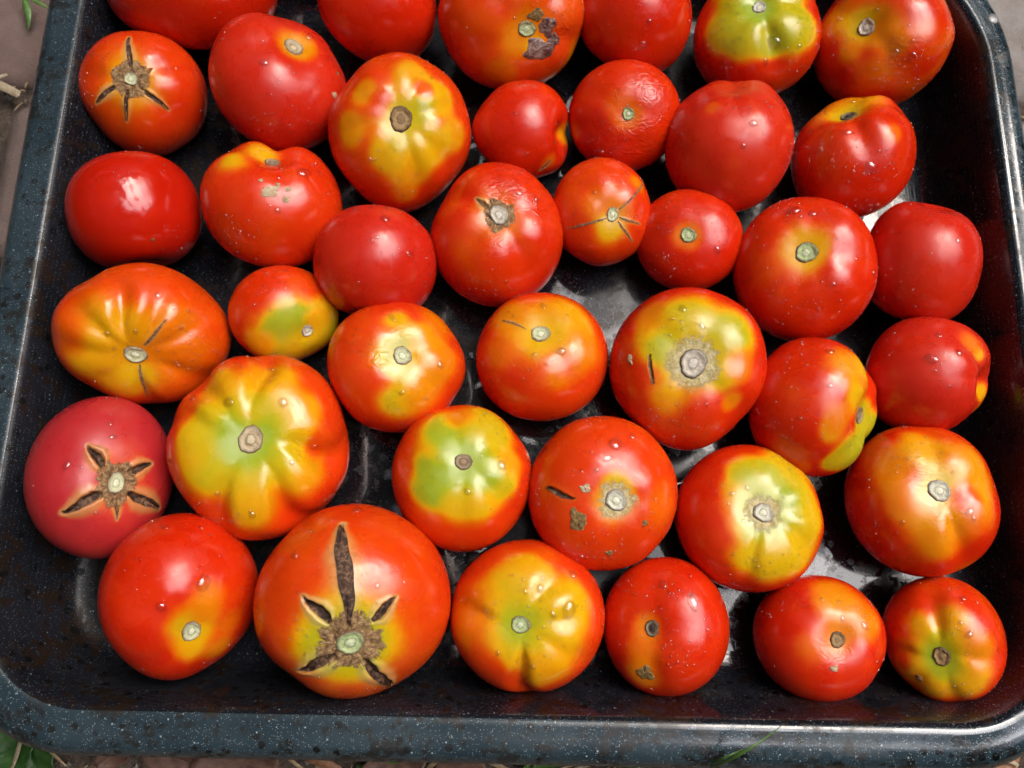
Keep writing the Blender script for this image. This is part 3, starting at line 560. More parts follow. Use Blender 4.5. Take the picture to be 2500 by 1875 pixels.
 dict(base=0.12, lob=(5, 0.04, 0.6), bump=[(35, -0.02, 0.3), (150, 0.02, 0.4), (-30, -0.04, 0.3), (-150, -0.04, 0.4)], dimple=(0.12, 0.35), skin='orange', seed=124, c=(-0.06021, 0.10214, 0.03039), s=(0.03496, 0.03293, 0.03225), w=(0.1478, -0.2508, 0.9567), n=(0.0959, 0.2137, 0.9722), scar=(0.1685, 'pale'), bl=[((0.0299, 0.0269, 0.9992), 0.421, 0.9, 0.5), ((0.2353, -0.2118, 0.9486), 0.365, 0.88, 0.5), ((-0.0334, -0.6377, 0.7696), 0.281, 0.82, 0.6), ((0.1891, 0.1993, 0.9615), 0.281, 0.88, 0.5), ((-0.1, 0.5396, 0.836), 0.197, 0.72, 0.6), ((0.3973, 0.273, 0.8761), 0.316, 0.56, 0.7), ((0.39, -0.1381, 0.9104), 0.351, 0.62, 0.7), ((0.5732, -0.0451, 0.8182), 0.281, 0.5, 0.7), ((0.341, -0.525, 0.7798), 0.316, 0.52, 0.7), ((0.5502, 0.6442, 0.5312), 0.281, 0.45, 0.8)], wr=[((-0.3387, -0.0628, 0.9388), 0.253, 1.0), ((0.0, 0.3861, 0.9224), 0.246, 0.5)], drop=[((-0.1372, 0.5716, 0.809), 0.0517, 1.48, 2.1), ((-0.0, -0.5356, 0.8445), 0.0387, 1.5, 0.66), ((0.5239, -0.1114, 0.8445), 0.0581, 1.18, 2.22)], label='red tomato with green smudges round a pale green scar, beside the largest yellow-green one'),
 dict(base=0.07, lob=(5, 0.03, 0.3), dimple=(0.14, 0.4), skin='orange', spray=20, seed=125, c=(0.01309, 0.10928, 0.02884), s=(0.03324, 0.03234, 0.03115), w=(-0.0322, -0.2689, 0.9626), n=(-0.0315, 0.472, 0.8811), scar=(0.1756, 'pale'), bl=[((0.1093, 0.1214, 0.9866), 0.673, 0.58, 0.3), ((0.4798, 0.1699, 0.8608), 0.41, 0.62, 0.4), ((-0.4651, 0.3379, 0.8182), 0.329, 0.52, 0.4), ((0.2547, -0.6636, 0.7034), 0.263, 0.46, 0.5), ((-0.6017, -0.3066, 0.7375), 0.22, 0.36, 0.6), ((0.0, 0.0, 1.0), 0.322, 0.7, 0.5), ((0.486, -0.486, 0.7264), 0.22, 0.36, 0.7), ((0.6701, -0.2373, 0.7034), 0.293, 0.5, 0.7)], cr=[((-0.2082, 0.0676, 0.9757), (-0.5763, 0.2749, 0.7696), 0.022, 0.03, 'spindle', 0.4)], drop=[((0.0245, 0.4678, 0.8835), 0.0471, 1.44, 1.75), ((0.3023, -0.3023, 0.904), 0.074, 1.14, 0.56), ((-0.0869, -0.362, 0.9281), 0.0404, 1.21, 0.35), ((0.3851, 0.3118, 0.8686), 0.0269, 1.0, 2.05)], label='round orange-yellow tomato with a thin crack left of its white scar, in the centre'),
 dict(base=0.1, lob=(6, 0.04, 0.2), bump=[(-45, -0.05, 0.4), (-135, -0.05, 0.4), (-90, 0.03, 0.4), (40, 0.02, 0.3)], dimple=(0.16, 0.45), spk=0.4, spray=90, seed=126, c=(0.08583, 0.10368, 0.03438), s=(0.03854, 0.04024, 0.03742), w=(-0.2101, -0.2539, 0.9441), n=(0.0916, 0.0604, 0.994), scar=(0.2035, 'grey'), ring=(0.3831, 'halo', 0.1), bl=[((0.0, 0.4412, 0.8974), 0.515, 0.85, 0.5), ((-0.5038, 0.3272, 0.7995), 0.275, 0.66, 0.6), ((0.4162, 0.3371, 0.8445), 0.323, 0.86, 0.5), ((0.3369, -0.0716, 0.9388), 0.239, 0.74, 0.6), ((-0.2654, -0.3861, 0.8835), 0.204, 0.5, 0.6), ((0.4837, -0.4356, 0.7591), 0.132, 0.5, 0.6), ((-0.5647, 0.5647, 0.6019), 0.215, 0.5, 0.7), ((0.0, 0.0, 1.0), 0.395, 0.78, 0.5), ((-0.4076, 0.1688, 0.8974), 0.18, 0.85, 0.6), ((0.5486, -0.0144, 0.836), 0.18, 0.45, 0.7)], cr=[((-0.5004, 0.0928, 0.8608), (-0.4408, -0.2545, 0.8608), 0.0299, 0.05, 'spindle', 0.2)], scab=[((-0.7099, 0.0372, 0.7034), 0.0718, 'white', 0.6, 0.3)], drop=[((-0.1302, 0.6124, 0.7798), 0.0551, 1.15, 1.56), ((0.0889, 0.4182, 0.904), 0.0385, 1.38, 2.37), ((-0.149, 0.4584, 0.8761), 0.0275, 1.0, 2.61), ((0.2432, -0.3347, 0.9104), 0.022, 1.0, 0.56), ((0.1739, -0.3905, 0.904), 0.0165, 1.0, 0.81), ((0.3034, -0.4414, 0.8445), 0.0165, 1.0, 1.49)], label='large red and green tomato with a big grey corky scar, right of centre'),
 dict(base=0.06, gr=[(50, 0.2, 0.25), (-60, 0.06, 0.3)], bump=[(8, -0.035, 0.14), (150, -0.03, 0.4)], dimple=(0.2, 0.34), spray=40, seed=127, c=(0.14692, 0.0848, 0.03442), s=(0.03412, 0.03442, 0.03256), w=(-0.3488, -0.2013, 0.9153), n=(0.9151, -0.1727, 0.3643), scar=(0.1496, 'tan'), bl=[((-0.12, 0.7575, 0.6417), 0.34, 0.6, 0.6), ((0.1778, 0.6003, 0.7798), 0.231, 0.68, 0.6), ((-0.2429, 0.4473, 0.8608), 0.272, 0.72, 0.6), ((0.184, -0.3859, 0.904), 0.34, 0.93, 0.4), ((-0.3371, -0.4162, 0.8445), 0.381, 0.93, 0.25), ((-0.5749, -0.491, 0.6545), 0.204, 0.8, 0.4), ((-0.7298, 0.0767, 0.6794), 0.177, 0.6, 0.7), ((-0.6014, 0.2491, 0.7591), 0.204, 0.45, 0.8), ((0.0265, 0.0035, 0.9996), 0.231, 0.85, 0.6)], drop=[((-0.1227, 0.9321, 0.3408), 0.0563, 1.21, 2.44), ((-0.538, 0.6299, 0.5602), 0.0375, 1.37, 2.6), ((-0.2144, 0.8002, 0.5602), 0.0188, 1.0, 1.15)], label='red tomato turned to the right, its yellow and green scar end towards the tray wall'),
 dict(base=0.02, gr=[(100, 0.12, 0.3), (-100, 0.1, 0.3)], bump=[(-2, -0.04, 0.1), (-20, 0.01, 0.2)], dimple=(0.22, 0.3), skin='soft', spray=30, seed=128, c=(0.20595, 0.10219, 0.03242), s=(0.03241, 0.02979, 0.02954), w=(-0.457, -0.2268, 0.8601), n=(0.96, -0.15, 0.2364), bl=[((0.042, 0.5339, 0.8445), 0.114, 0.75, 0.7), ((0.0755, 0.7184, 0.6915), 0.228, 0.45, 0.8), ((0.087, -0.2458, 0.9654), 0.152, 0.7, 0.6), ((-0.0147, -0.5617, 0.8272), 0.198, 0.4, 0.7)], drop=[((-0.2247, 0.9358, 0.2716), 0.0489, 1.36, 1.68), ((-0.3393, 0.7114, 0.6154), 0.0629, 1.06, 1.19), ((-0.6217, 0.7279, 0.2892), 0.0839, 1.39, 1.53), ((-0.7153, 0.5792, 0.391), 0.028, 1.0, 0.55), ((-0.7208, 0.3438, 0.6019), 0.035, 1.0, 2.56)], label='red tomato at the right wall with a yellow-green notch facing the wall'),
 dict(base=0.1, gr=[(-62, 0.07, 0.16)], lob=(5, 0.05, 0.3), dimple=(0.15, 0.4), spray=45, mott=0.13, seed=31, c=(0.19774, 0.04058, 0.03), s=(0.03378, 0.03681, 0.03353), w=(-0.4503, -0.0924, 0.8881), n=(0.3249, 0.1453, 0.9345), scar=(0.1754, 'white'), bl=[((0.1287, 0.1771, 0.9757), 0.675, 0.52, 0.3), ((-0.1817, 0.5591, 0.809), 0.351, 0.62, 0.4), ((0.4159, 0.1473, 0.8974), 0.39, 0.58, 0.4), ((0.0102, 0.0247, 0.9996), 0.351, 0.8, 0.6), ((-0.4834, -0.2306, 0.8445), 0.234, 0.44, 0.5), ((-0.0546, -0.5195, 0.8528), 0.429, 0.54, 0.4), ((0.3097, -0.0658, 0.9486), 0.195, 0.2, 0.8), ((-0.3605, 0.1384, 0.9224), 0.156, 0.36, 0.8), ((-0.5719, 0.2546, 0.7798), 0.26, 0.5, 0.6)], wr=[((-0.2103, 0.3238, 0.9224), 0.52, 0.35), ((0.0345, -0.3287, 0.9438), 0.39, 0.35)], drop=[((0.341, -0.2343, 0.9104), 0.0538, 1.43, 0.85), ((-0.4559, -0.4105, 0.7898), 0.0359, 1.04, 2.29), ((0.3931, -0.3017, 0.8686), 0.0359, 1.23, 1.63)], label='large orange tomato with a grey-white scar, right edge, directly above the front row'),
 dict(base=0.0, lob=(5, 0.01, 0.3), dimple=(0.05, 0.3), skin='pink', spray=22, seed=130, c=(-0.20048, 0.04309, 0.03351), s=(0.03187, 0.0396, 0.03395), w=(0.4582, -0.0985, 0.8834), n=(0.2383, -0.0748, 0.9683), scar=(0.1535, 'pale'), ring=(0.2943, 'cork', 0.18), bl=[((0.0231, 0.0134, 0.9996), 0.448, 0.25, 0.7)], cr=[((-0.1699, 0.179, 0.9691), (-0.376, 0.4176, 0.8272), 0.0704, 0.1, 'r', 0.7), ((0.1453, 0.1241, 0.9816), (0.4772, 0.2124, 0.8528), 0.0576, 0.08, 'r', 0.7), ((-0.1546, -0.1123, 0.9816), (-0.6144, -0.3336, 0.715), 0.0768, 0.11, 'r', 0.7), ((0.1866, -0.1144, 0.9757), (0.6623, -0.3159, 0.6794), 0.0704, 0.1, 'r', 0.7), ((0.0212, -0.134, 0.9908), (0.054, -0.4102, 0.9104), 0.032, 0.06, 'r', 0.7)], drop=[((-0.0866, 0.6575, 0.7485), 0.0353, 1.32, 1.14), ((-0.0682, 0.5178, 0.8528), 0.0412, 1.33, 0.49), ((-0.6122, 0.1814, 0.7696), 0.053, 1.48, 1.04), ((-0.2178, -0.3354, 0.9165), 0.0294, 1.0, 2.98), ((-0.1021, -0.3144, 0.9438), 0.0177, 1.0, 0.71), ((-0.241, 0.4175, 0.8761), 0.0177, 1.0, 1.76), ((-0.45, 0.1727, 0.8761), 0.0235, 1.0, 1.22)], label='dull pink tomato at the left wall with a wide brown star crack round its scar'),
 dict(base=0.14, gr=[(93, 0.17, 0.15), (-2, 0.19, 0.17), (-52, 0.15, 0.15), (-112, 0.13, 0.15), (168, 0.1, 0.16), (140, 0.13, 0.15)], lob=(3, 0.01, 0), bump=[(138, -0.045, 0.25), (105, 0.0, 0.3), (20, -0.03, 0.25), (-15, 0.02, 0.2), (-140, -0.05, 0.4)], dimple=(0.16, 0.5), flat=0.8, skin='orange', spray=60, gt=(0.85, 0.5), seed=131, c=(-0.12375, 0.06002, 0.03492), s=(0.04263, 0.04625, 0.04222), w=(0.3026, -0.1468, 0.9417), n=(-0.1671, 0.0815, 0.9826), scar=(0.1708, 'cream'), bl=[((0.0192, -0.0501, 0.9986), 0.776, 0.66, 0.18), ((-0.4026, 0.5858, 0.7034), 0.269, 0.62, 0.4), ((0.1973, 0.6073, 0.7696), 0.342, 0.64, 0.35), ((0.5637, 0.3255, 0.7591), 0.238, 0.62, 0.4), ((-0.4043, -0.2625, 0.8761), 0.393, 0.8, 0.5), ((-0.5988, -0.0471, 0.7995), 0.238, 0.6, 0.5), ((0.0641, -0.6101, 0.7898), 0.393, 0.66, 0.3), ((0.5122, -0.3139, 0.7995), 0.321, 0.62, 0.35), ((-0.4449, 0.0946, 0.8906), 0.31, 0.78, 0.6), ((-0.0049, -0.0944, 0.9955), 0.466, 0.84, 0.6), ((-0.0537, 0.0, 0.9986), 0.29, 0.97, 0.5), ((0.0, 0.3305, 0.9438), 0.155, 0.8, 0.8), ((0.7448, -0.0195, 0.667), 0.135, 0.2, 0.7), ((-0.0518, 0.9881, 0.145), 0.207, 0.12, 0.6)], drop=[((0.3131, 0.3665, 0.8761), 0.0571, 1.14, 2.87), ((-0.2576, 0.3749, 0.8906), 0.0571, 1.39, 2.96), ((0.1527, 0.8239, 0.5458), 0.0286, 1.1, 0.41), ((0.7202, -0.0567, 0.6915), 0.0286, 1.45, 0.21), ((0.4295, -0.2188, 0.8761), 0.0333, 1.04, 1.63), ((0.0372, -0.7099, 0.7034), 0.0428, 1.04, 1.15), ((-0.7256, 0.4712, 0.5015), 0.0381, 1.33, 1.29), ((-0.3612, -0.5562, 0.7485), 0.0333, 1.02, 0.58), ((0.0177, -0.6751, 0.7375), 0.019, 1.0, 1.34)], label='largest yellow-green ribbed tomato, in the left half of the tray'),
 dict(base=0.09, bump=[(-135, -0.03, 0.4), (-40, -0.045, 0.4), (60, -0.01, 0.3)], dimple=(0.09, 0.3), spk=0.5, spray=45, seed=132, c=(-0.15402, -0.01082, 0.03619), s=(0.03476, 0.03837, 0.03474), w=(0.3723, 0.0262, 0.9277), n=(0.2205, -0.5209, 0.8246), scar=(0.156, 'pale'), bl=[((0.0208, 0.0168, 0.9996), 0.3, 0.74, 0.5), ((0.1679, 0.4374, 0.8835), 0.18, 0.46, 0.7), ((0.1443, 0.25, 0.9574), 0.192, 0.48, 0.7), ((0.0364, -0.23, 0.9725), 0.228, 0.66, 0.6), ((0.4678, 0.0245, 0.8835), 0.168, 0.4, 0.7), ((0.3562, -0.3043, 0.8835), 0.18, 0.5, 0.7)], drop=[((0.0899, 0.5679, 0.8182), 0.0883, 1.43, 1.12), ((-0.3782, 0.3406, 0.8608), 0.0607, 1.28, 2.87), ((-0.3089, 0.9506, 0.0321), 0.0442, 1.37, 2.45), ((-0.6022, 0.7051, 0.3744), 0.0221, 1.0, 0.3), ((-0.2232, 0.687, 0.6915), 0.0221, 1.0, 2.79), ((0.0594, 0.451, 0.8906), 0.0221, 1.0, 1.83)], label='red tomato at the front left with a pale green scar low on its face'),
 dict(base=0.17, lob=(5, 0.015, 0.3), bump=[(-20, 0.0, 0.3), (-125, -0.05, 0.3), (60, -0.02, 0.3), (140, -0.03, 0.3)], dimple=(0.05, 0.3), skin='orange', spray=60, seed=133, c=(-0.07245, -0.01102, 0.04039), s=(0.04487, 0.04309, 0.04178), w=(0.1874, 0.0285, 0.9819), n=(-0.0096, -0.4952, 0.8687), scar=(0.1627, 'green'), ring=(0.3451, 'cork', 0.17), bl=[((0.0, 0.0, 1.0), 0.552, 0.5, 0.25), ((0.0, 0.0, 1.0), 0.473, 0.88, 0.2)], cr=[((-0.0171, 0.1624, 0.9866), (-0.1513, 0.9553, 0.2539), 0.1035, 0.16, 'spindle', 1.0), ((-0.1891, 0.1993, 0.9615), (-0.4464, 0.4019, 0.7995), 0.0641, 0.1, 'r', 0.9), ((0.1875, 0.2195, 0.9574), (0.3847, 0.4273, 0.8182), 0.0542, 0.09, 'r', 0.9), ((-0.1241, -0.1453, 0.9816), (-0.4837, -0.4356, 0.7591), 0.0739, 0.12, 'r', 0.8), ((0.1502, -0.1958, 0.9691), (0.4293, -0.6611, 0.6154), 0.069, 0.12, 'r', 0.8)], drop=[((-0.5782, 0.677, 0.4553), 0.0454, 1.12, 1.35), ((-0.4657, 0.8577, 0.2181), 0.0272, 1.21, 0.78), ((-0.0262, 0.9987, -0.0448), 0.0454, 1.44, 0.56), ((0.206, 0.5367, 0.8182), 0.0363, 1.01, 2.86), ((0.4541, 0.5316, 0.715), 0.0227, 1.0, 2.04), ((-0.092, 0.5806, 0.809), 0.0136, 1.0, 1.46)], label='biggest tomato, in the front row, with a deep brown star crack round its green scar'),
 dict(base=0.15, gr=[(110, 0.05, 0.2), (38, 0.09, 0.25), (-35, 0.07, 0.2), (-85, 0.04, 0.2), (200, 0.09, 0.3)], lob=(3, 0.01, 0), bump=[(150, -0.02, 0.3), (45, -0.02, 0.4)], dimple=(0.11, 0.38), skin='orange', spray=30, seed=134, c=(-0.0254, 0.04715, 0.02987), s=(0.03453, 0.03541, 0.03322), w=(0.0645, -0.1197, 0.9907), n=(0.0162, 0.2438, 0.9697), scar=(0.1386, 'tan'), bl=[((0.0003, -0.0133, 0.9999), 0.634, 0.84, 0.3), ((-0.459, -0.2492, 0.8528), 0.343, 0.93, 0.3), ((-0.2917, 0.4492, 0.8445), 0.356, 0.92, 0.4), ((0.3901, 0.4568, 0.7995), 0.436, 0.8, 0.4), ((0.5123, -0.261, 0.8182), 0.304, 0.84, 0.4), ((0.0952, -0.5136, 0.8528), 0.304, 0.72, 0.5), ((0.0003, -0.0133, 0.9999), 0.33, 1.0, 0.7), ((0.3056, -0.1872, 0.9336), 0.198, 0.93, 0.6), ((-0.085, 0.6454, 0.7591), 0.198, 0.5, 0.7), ((0.65, 0.0341, 0.7591), 0.198, 0.6, 0.7)], drop=[((0.4949, -0.0259, 0.8686), 0.0729, 1.02, 2.34), ((0.0604, -0.3814, 0.9224), 0.0547, 1.05, 1.9), ((-0.3265, 0.0517, 0.9438), 0.0243, 1.0, 0.04), ((0.4541, 0.4309, 0.7798), 0.0243, 1.0, 2.81), ((0.2326, 0.0824, 0.9691), 0.0243, 1.0, 1.28)], label='red tomato with a bright green star-shaped top and tan scar, in the centre front'),
 dict(base=0.14, gr=[(55, 0.06, 0.3)], lob=(4, 0.03, 0), bump=[(35, -0.02, 0.3), (-40, -0.02, 0.3), (140, -0.02, 0.3), (100, -0.01, 0.2)], dimple=(0.11, 0.35), skin='orange', spray=60, seed=135, c=(0.04303, 0.04068, 0.03204), s=(0.03659, 0.03742, 0.03516), w=(-0.1097, -0.1037, 0.9885), n=(0.2193, -0.1198, 0.9683), scar=(0.1667, 'white'), ring=(0.284, 'halo', 0.14), bl=[((0.0213, 0.1619, 0.9866), 0.21, 0.85, 0.6), ((-0.0, -0.0133, 0.9999), 0.272, 0.62, 0.5), ((0.5974, -0.0628, 0.7995), 0.247, 0.36, 0.8)], cr=[((-0.8182, 0.1296, 0.5602), (-0.4954, 0.013, 0.8686), 0.0494, 0.05, 'spindle', 0.15)], scab=[((-0.4654, -0.2371, 0.8528), 0.1482, 'scab', 0.8, 0.3), ((-0.3734, 0.1433, 0.9165), 0.0679, 'white', 1.2, 0), ((-0.052, -0.6611, 0.7485), 0.0494, 'scab', 1, 0), ((0.3609, -0.2769, 0.8906), 0.0432, 'scab', 1, 0)], drop=[((0.0174, 0.6629, 0.7485), 0.0966, 1.23, 0.93), ((0.2631, 0.743, 0.6154), 0.0511, 1.12, 0.83), ((-0.1058, 0.4978, 0.8608), 0.0625, 1.41, 0.33), ((-0.2421, 0.3523, 0.904), 0.0341, 1.31, 0.83), ((-0.2842, 0.5578, 0.7798), 0.0227, 1.0, 2.05), ((-0.1478, 0.6953, 0.7034), 0.017, 1.0, 2.04), ((-0.4162, 0.3371, 0.8445), 0.0284, 1.0, 2.39), ((0.0558, 0.4238, 0.904), 0.0227, 1.0, 0.14), ((-0.1986, 0.6703, 0.715), 0.017, 1.0, 2.74), ((0.1342, 0.5591, 0.8182), 0.017, 1.0, 0.64), ((0.1029, 0.7815, 0.6154), 0.0227, 1.0, 0.91)], label='orange red tomato with a dark slit and a brown scab left of its white scar'),
 dict(base=0.09, gr=[(-98, 0.07, 0.12), (-25, 0.08, 0.2), (60, 0.07, 0.25), (15, 0.05, 0.2)], lob=(3, 0.01, 0), dimple=(0.13, 0.42), spray=40, seed=136, c=(0.1137, 0.02961, 0.0292), s=(0.03479, 0.03512, 0.03321), w=(-0.2786, -0.0726, 0.9577), n=(0.2699, 0.1034, 0.9573), scar=(0.1633, 'white'), ring=(0.3005, 'halo', 0.14), bl=[((0.2494, 0.1714, 0.9531), 0.653, 0.82, 0.18), ((0.3669, 0.6355, 0.6794), 0.366, 0.78, 0.35), ((-0.0273, 0.5216, 0.8528), 0.301, 0.84, 0.4), ((0.6005, 0.0157, 0.7995), 0.366, 0.74, 0.4), ((0.0733, -0.5571, 0.8272), 0.405, 0.76, 0.3), ((0.4664, -0.3984, 0.7898), 0.392, 0.74, 0.3), ((-0.3193, 0.0855, 0.9438), 0.235, 0.56, 0.6), ((0.1333, 0.1737, 0.9757), 0.392, 0.92, 0.7), ((0.0, 0.0, 1.0), 0.287, 0.9, 0.5), ((0.7206, 0.5835, 0.3744), 0.222, 0.66, 0.6)], drop=[((-0.2027, 0.3122, 0.9281), 0.0361, 1.36, 1.8), ((-0.3939, 0.2274, 0.8906), 0.0361, 1.48, 0.43), ((-0.4449, 0.0946, 0.8906), 0.024, 1.0, 2.42), ((-0.2637, -0.1174, 0.9574), 0.0301, 1.0, 1.09)], label='tomato red on its left side and pale green on its right, with a white scar'),
 dict(base=0.12, gr=[(-84, 0.17, 0.13), (176, 0.1, 0.18), (62, 0.1, 0.2), (15, 0.05, 0.2), (-25, 0.04, 0.15)], lob=(3, 0.01, 0), bump=[(50, -0.02, 0.3), (-90, -0.01, 0.14)], dimple=(0.14, 0.42), skin='orange', spray=60, seed=38, c=(0.00795, -0.01697, 0.03092), s=(0.0359, 0.03443, 0.03341), w=(-0.0204, 0.0436, 0.9988), n=(-0.1226, -0.1774, 0.9765), scar=(0.1447, 'green'), bl=[((0.1377, 0.1115, 0.9842), 0.855, 0.66, 0.22), ((0.1779, 0.6639, 0.7264), 0.277, 0.64, 0.5), ((0.2561, 0.1861, 0.9486), 0.352, 0.84, 0.7), ((0.0653, -0.3524, 0.9336), 0.277, 0.82, 0.7), ((0.5689, 0.2899, 0.7696), 0.415, 0.7, 0.5), ((-0.1196, 0.3378, 0.9336), 0.252, 0.74, 0.7), ((0.1195, -0.5624, 0.8182), 0.315, 0.6, 0.5), ((-0.7135, 0.113, 0.6915), 0.377, 0.44, 0.7), ((0.3219, 0.8386, 0.4395), 0.164, 0.3, 0.7), ((0.0, 0.0, 1.0), 0.252, 0.9, 0.6)], drop=[((0.5834, 0.1896, 0.7898), 0.0984, 1.47, 1.39), ((0.2371, 0.4654, 0.8528), 0.0579, 1.1, 1.75), ((0.39, 0.1381, 0.9104), 0.0463, 1.31, 2.05), ((0.6179, 0.6179, 0.4863), 0.0637, 1.05, 2.24), ((0.0144, 0.5486, 0.836), 0.0289, 1.0, 0.85), ((0.0432, 0.4115, 0.9104), 0.0347, 1.38, 2.38), ((-0.2686, -0.35, 0.8974), 0.0347, 1.31, 1.33), ((0.1483, -0.5008, 0.8528), 0.0347, 1.48, 2.69), ((0.2597, 0.5833, 0.7696), 0.0289, 1.0, 0.59), ((0.0884, 0.2304, 0.9691), 0.0231, 1.0, 1.79), ((0.2149, -0.1477, 0.9654), 0.0289, 1.0, 1.72)], label='yellow tomato with a small green scar and large water beads, in the front row'),
 dict(base=0.07, gr=[(-90, 0.06, 0.3)], lob=(4, 0.03, 0), dimple=(0.1, 0.3), spray=55, seed=138, c=(0.07281, -0.02057, 0.02833), s=(0.02958, 0.03167, 0.02909), w=(-0.1825, 0.0516, 0.9819), n=(-0.2714, -0.0722, 0.9598), scar=(0.145, 'dark'), bl=[((-0.0664, 0.0105, 0.9977), 0.218, 0.46, 0.6), ((-0.1335, -0.377, 0.9165), 0.261, 0.42, 0.8), ((-0.2232, -0.687, 0.6915), 0.261, 0.5, 0.7)], scab=[((-0.1748, -0.6523, 0.7375), 0.145, 'scab', 1, 0.4)], drop=[((0.162, 0.6047, 0.7798), 0.0734, 1.19, 2.58), ((0.5961, 0.3653, 0.715), 0.1001, 1.47, 2.11), ((-0.2678, 0.4638, 0.8445), 0.0334, 1.0, 1.9), ((0.7882, 0.0, 0.6154), 0.0334, 1.0, 1.82), ((0.3963, 0.5164, 0.7591), 0.0267, 1.0, 0.6), ((0.4565, 0.4811, 0.7485), 0.02, 1.0, 1.16), ((0.3478, 0.4073, 0.8445), 0.02, 1.0, 0.78)], label='red tomato in the front row with a dark-centred scar and a brown scab below it'),
 dict(base=0.06, bump=[(-30, -0.03, 0.3), (35, -0.02, 0.3)], dimple=(0.13, 0.3), spray=40, seed=139, c=(0.14522, -0.02475, 0.02524), s=(0.02979, 0.02903, 0.02794), w=(-0.3446, 0.0587, 0.9369), n=(0.3753, -0.0601, 0.9249), scar=(0.1517, 'brown'), bl=[((0.0334, 0.6377, 0.7696), 0.349, 0.5, 0.6), ((0.2191, 0.4594, 0.8608), 0.425, 0.56, 0.6), ((0.525, 0.341, 0.7798), 0.228, 0.4, 0.7), ((-0.0639, -0.0208, 0.9977), 0.288, 0.52, 0.6), ((-0.3967, -0.1175, 0.9104), 0.273, 0.36, 0.8), ((0.4174, 0.2127, 0.8835), 0.228, 0.5, 0.7)], wr=[((-0.1051, -0.2538, 0.9615), 0.455, 0.7)], scab=[((-0.0998, -0.4157, 0.904), 0.0607, 'white', 1.2, 0)], drop=[((0.3931, 0.2003, 0.8974), 0.0558, 1.27, 2.39), ((-0.1588, 0.5925, 0.7898), 0.0349, 1.0, 2.46), ((0.0899, 0.5679, 0.8182), 0.0349, 1.0, 0.37), ((0.0855, 0.3193, 0.9438), 0.0419, 1.3, 1.58), ((0.2619, 0.4823, 0.836), 0.0279, 1.0, 1.39), ((0.3618, 0.4468, 0.8182), 0.0279, 1.0, 1.41)], label='red tomato with a yellow patch above its brown scar, second from right in front row'),
 dict(base=0.16, gr=[(96, 0.13, 0.2), (4, 0.08, 0.2), (-75, 0.06, 0.2), (185, 0.09, 0.2), (-130, 0.05, 0.2)], lob=(3, 0.01, 0), dimple=(0.17, 0.4), spray=40, seed=140, c=(0.2041, -0.02424, 0.02635), s=(0.02594, 0.02844, 0.02583), w=(-0.4596, 0.0546, 0.8865), n=(-0.0869, -0.3879, 0.9176), scar=(0.1799, 'brown'), bl=[((-0.0112, -0.0525, 0.9986), 0.605, 0.72, 0.4), ((-0.281, 0.4866, 0.8272), 0.245, 0.64, 0.6), ((0.2586, 0.5422, 0.7995), 0.311, 0.64, 0.6), ((-0.5612, -0.3047, 0.7696), 0.36, 0.6, 0.6), ((0.3515, -0.1908, 0.9165), 0.458, 0.62, 0.5), ((-0.2133, -0.4473, 0.8686), 0.294, 0.62, 0.6), ((0.5802, 0.1555, 0.7995), 0.327, 0.52, 0.6), ((-0.6032, 0.1118, 0.7898), 0.196, 0.45, 0.6), ((0.0, 0.2468, 0.9691), 0.294, 0.84, 0.7), ((-0.0172, -0.0929, 0.9955), 0.278, 0.92, 0.6), ((-0.6246, -0.1328, 0.7696), 0.131, 0.2, 0.7)], scab=[((-0.3973, -0.3973, 0.8272), 0.0654, 'scab', 1, 0)], drop=[((0.4146, 0.8137, 0.4073), 0.0527, 1.2, 0.17), ((0.4468, 0.3618, 0.8182), 0.0602, 1.39, 0.86), ((0.3478, 0.5355, 0.7696), 0.0451, 1.23, 0.91), ((0.6217, 0.7279, 0.2892), 0.0376, 1.0, 1.58)], label='tomato with an olive star round a brown scar, rightmost in the front row'),
]
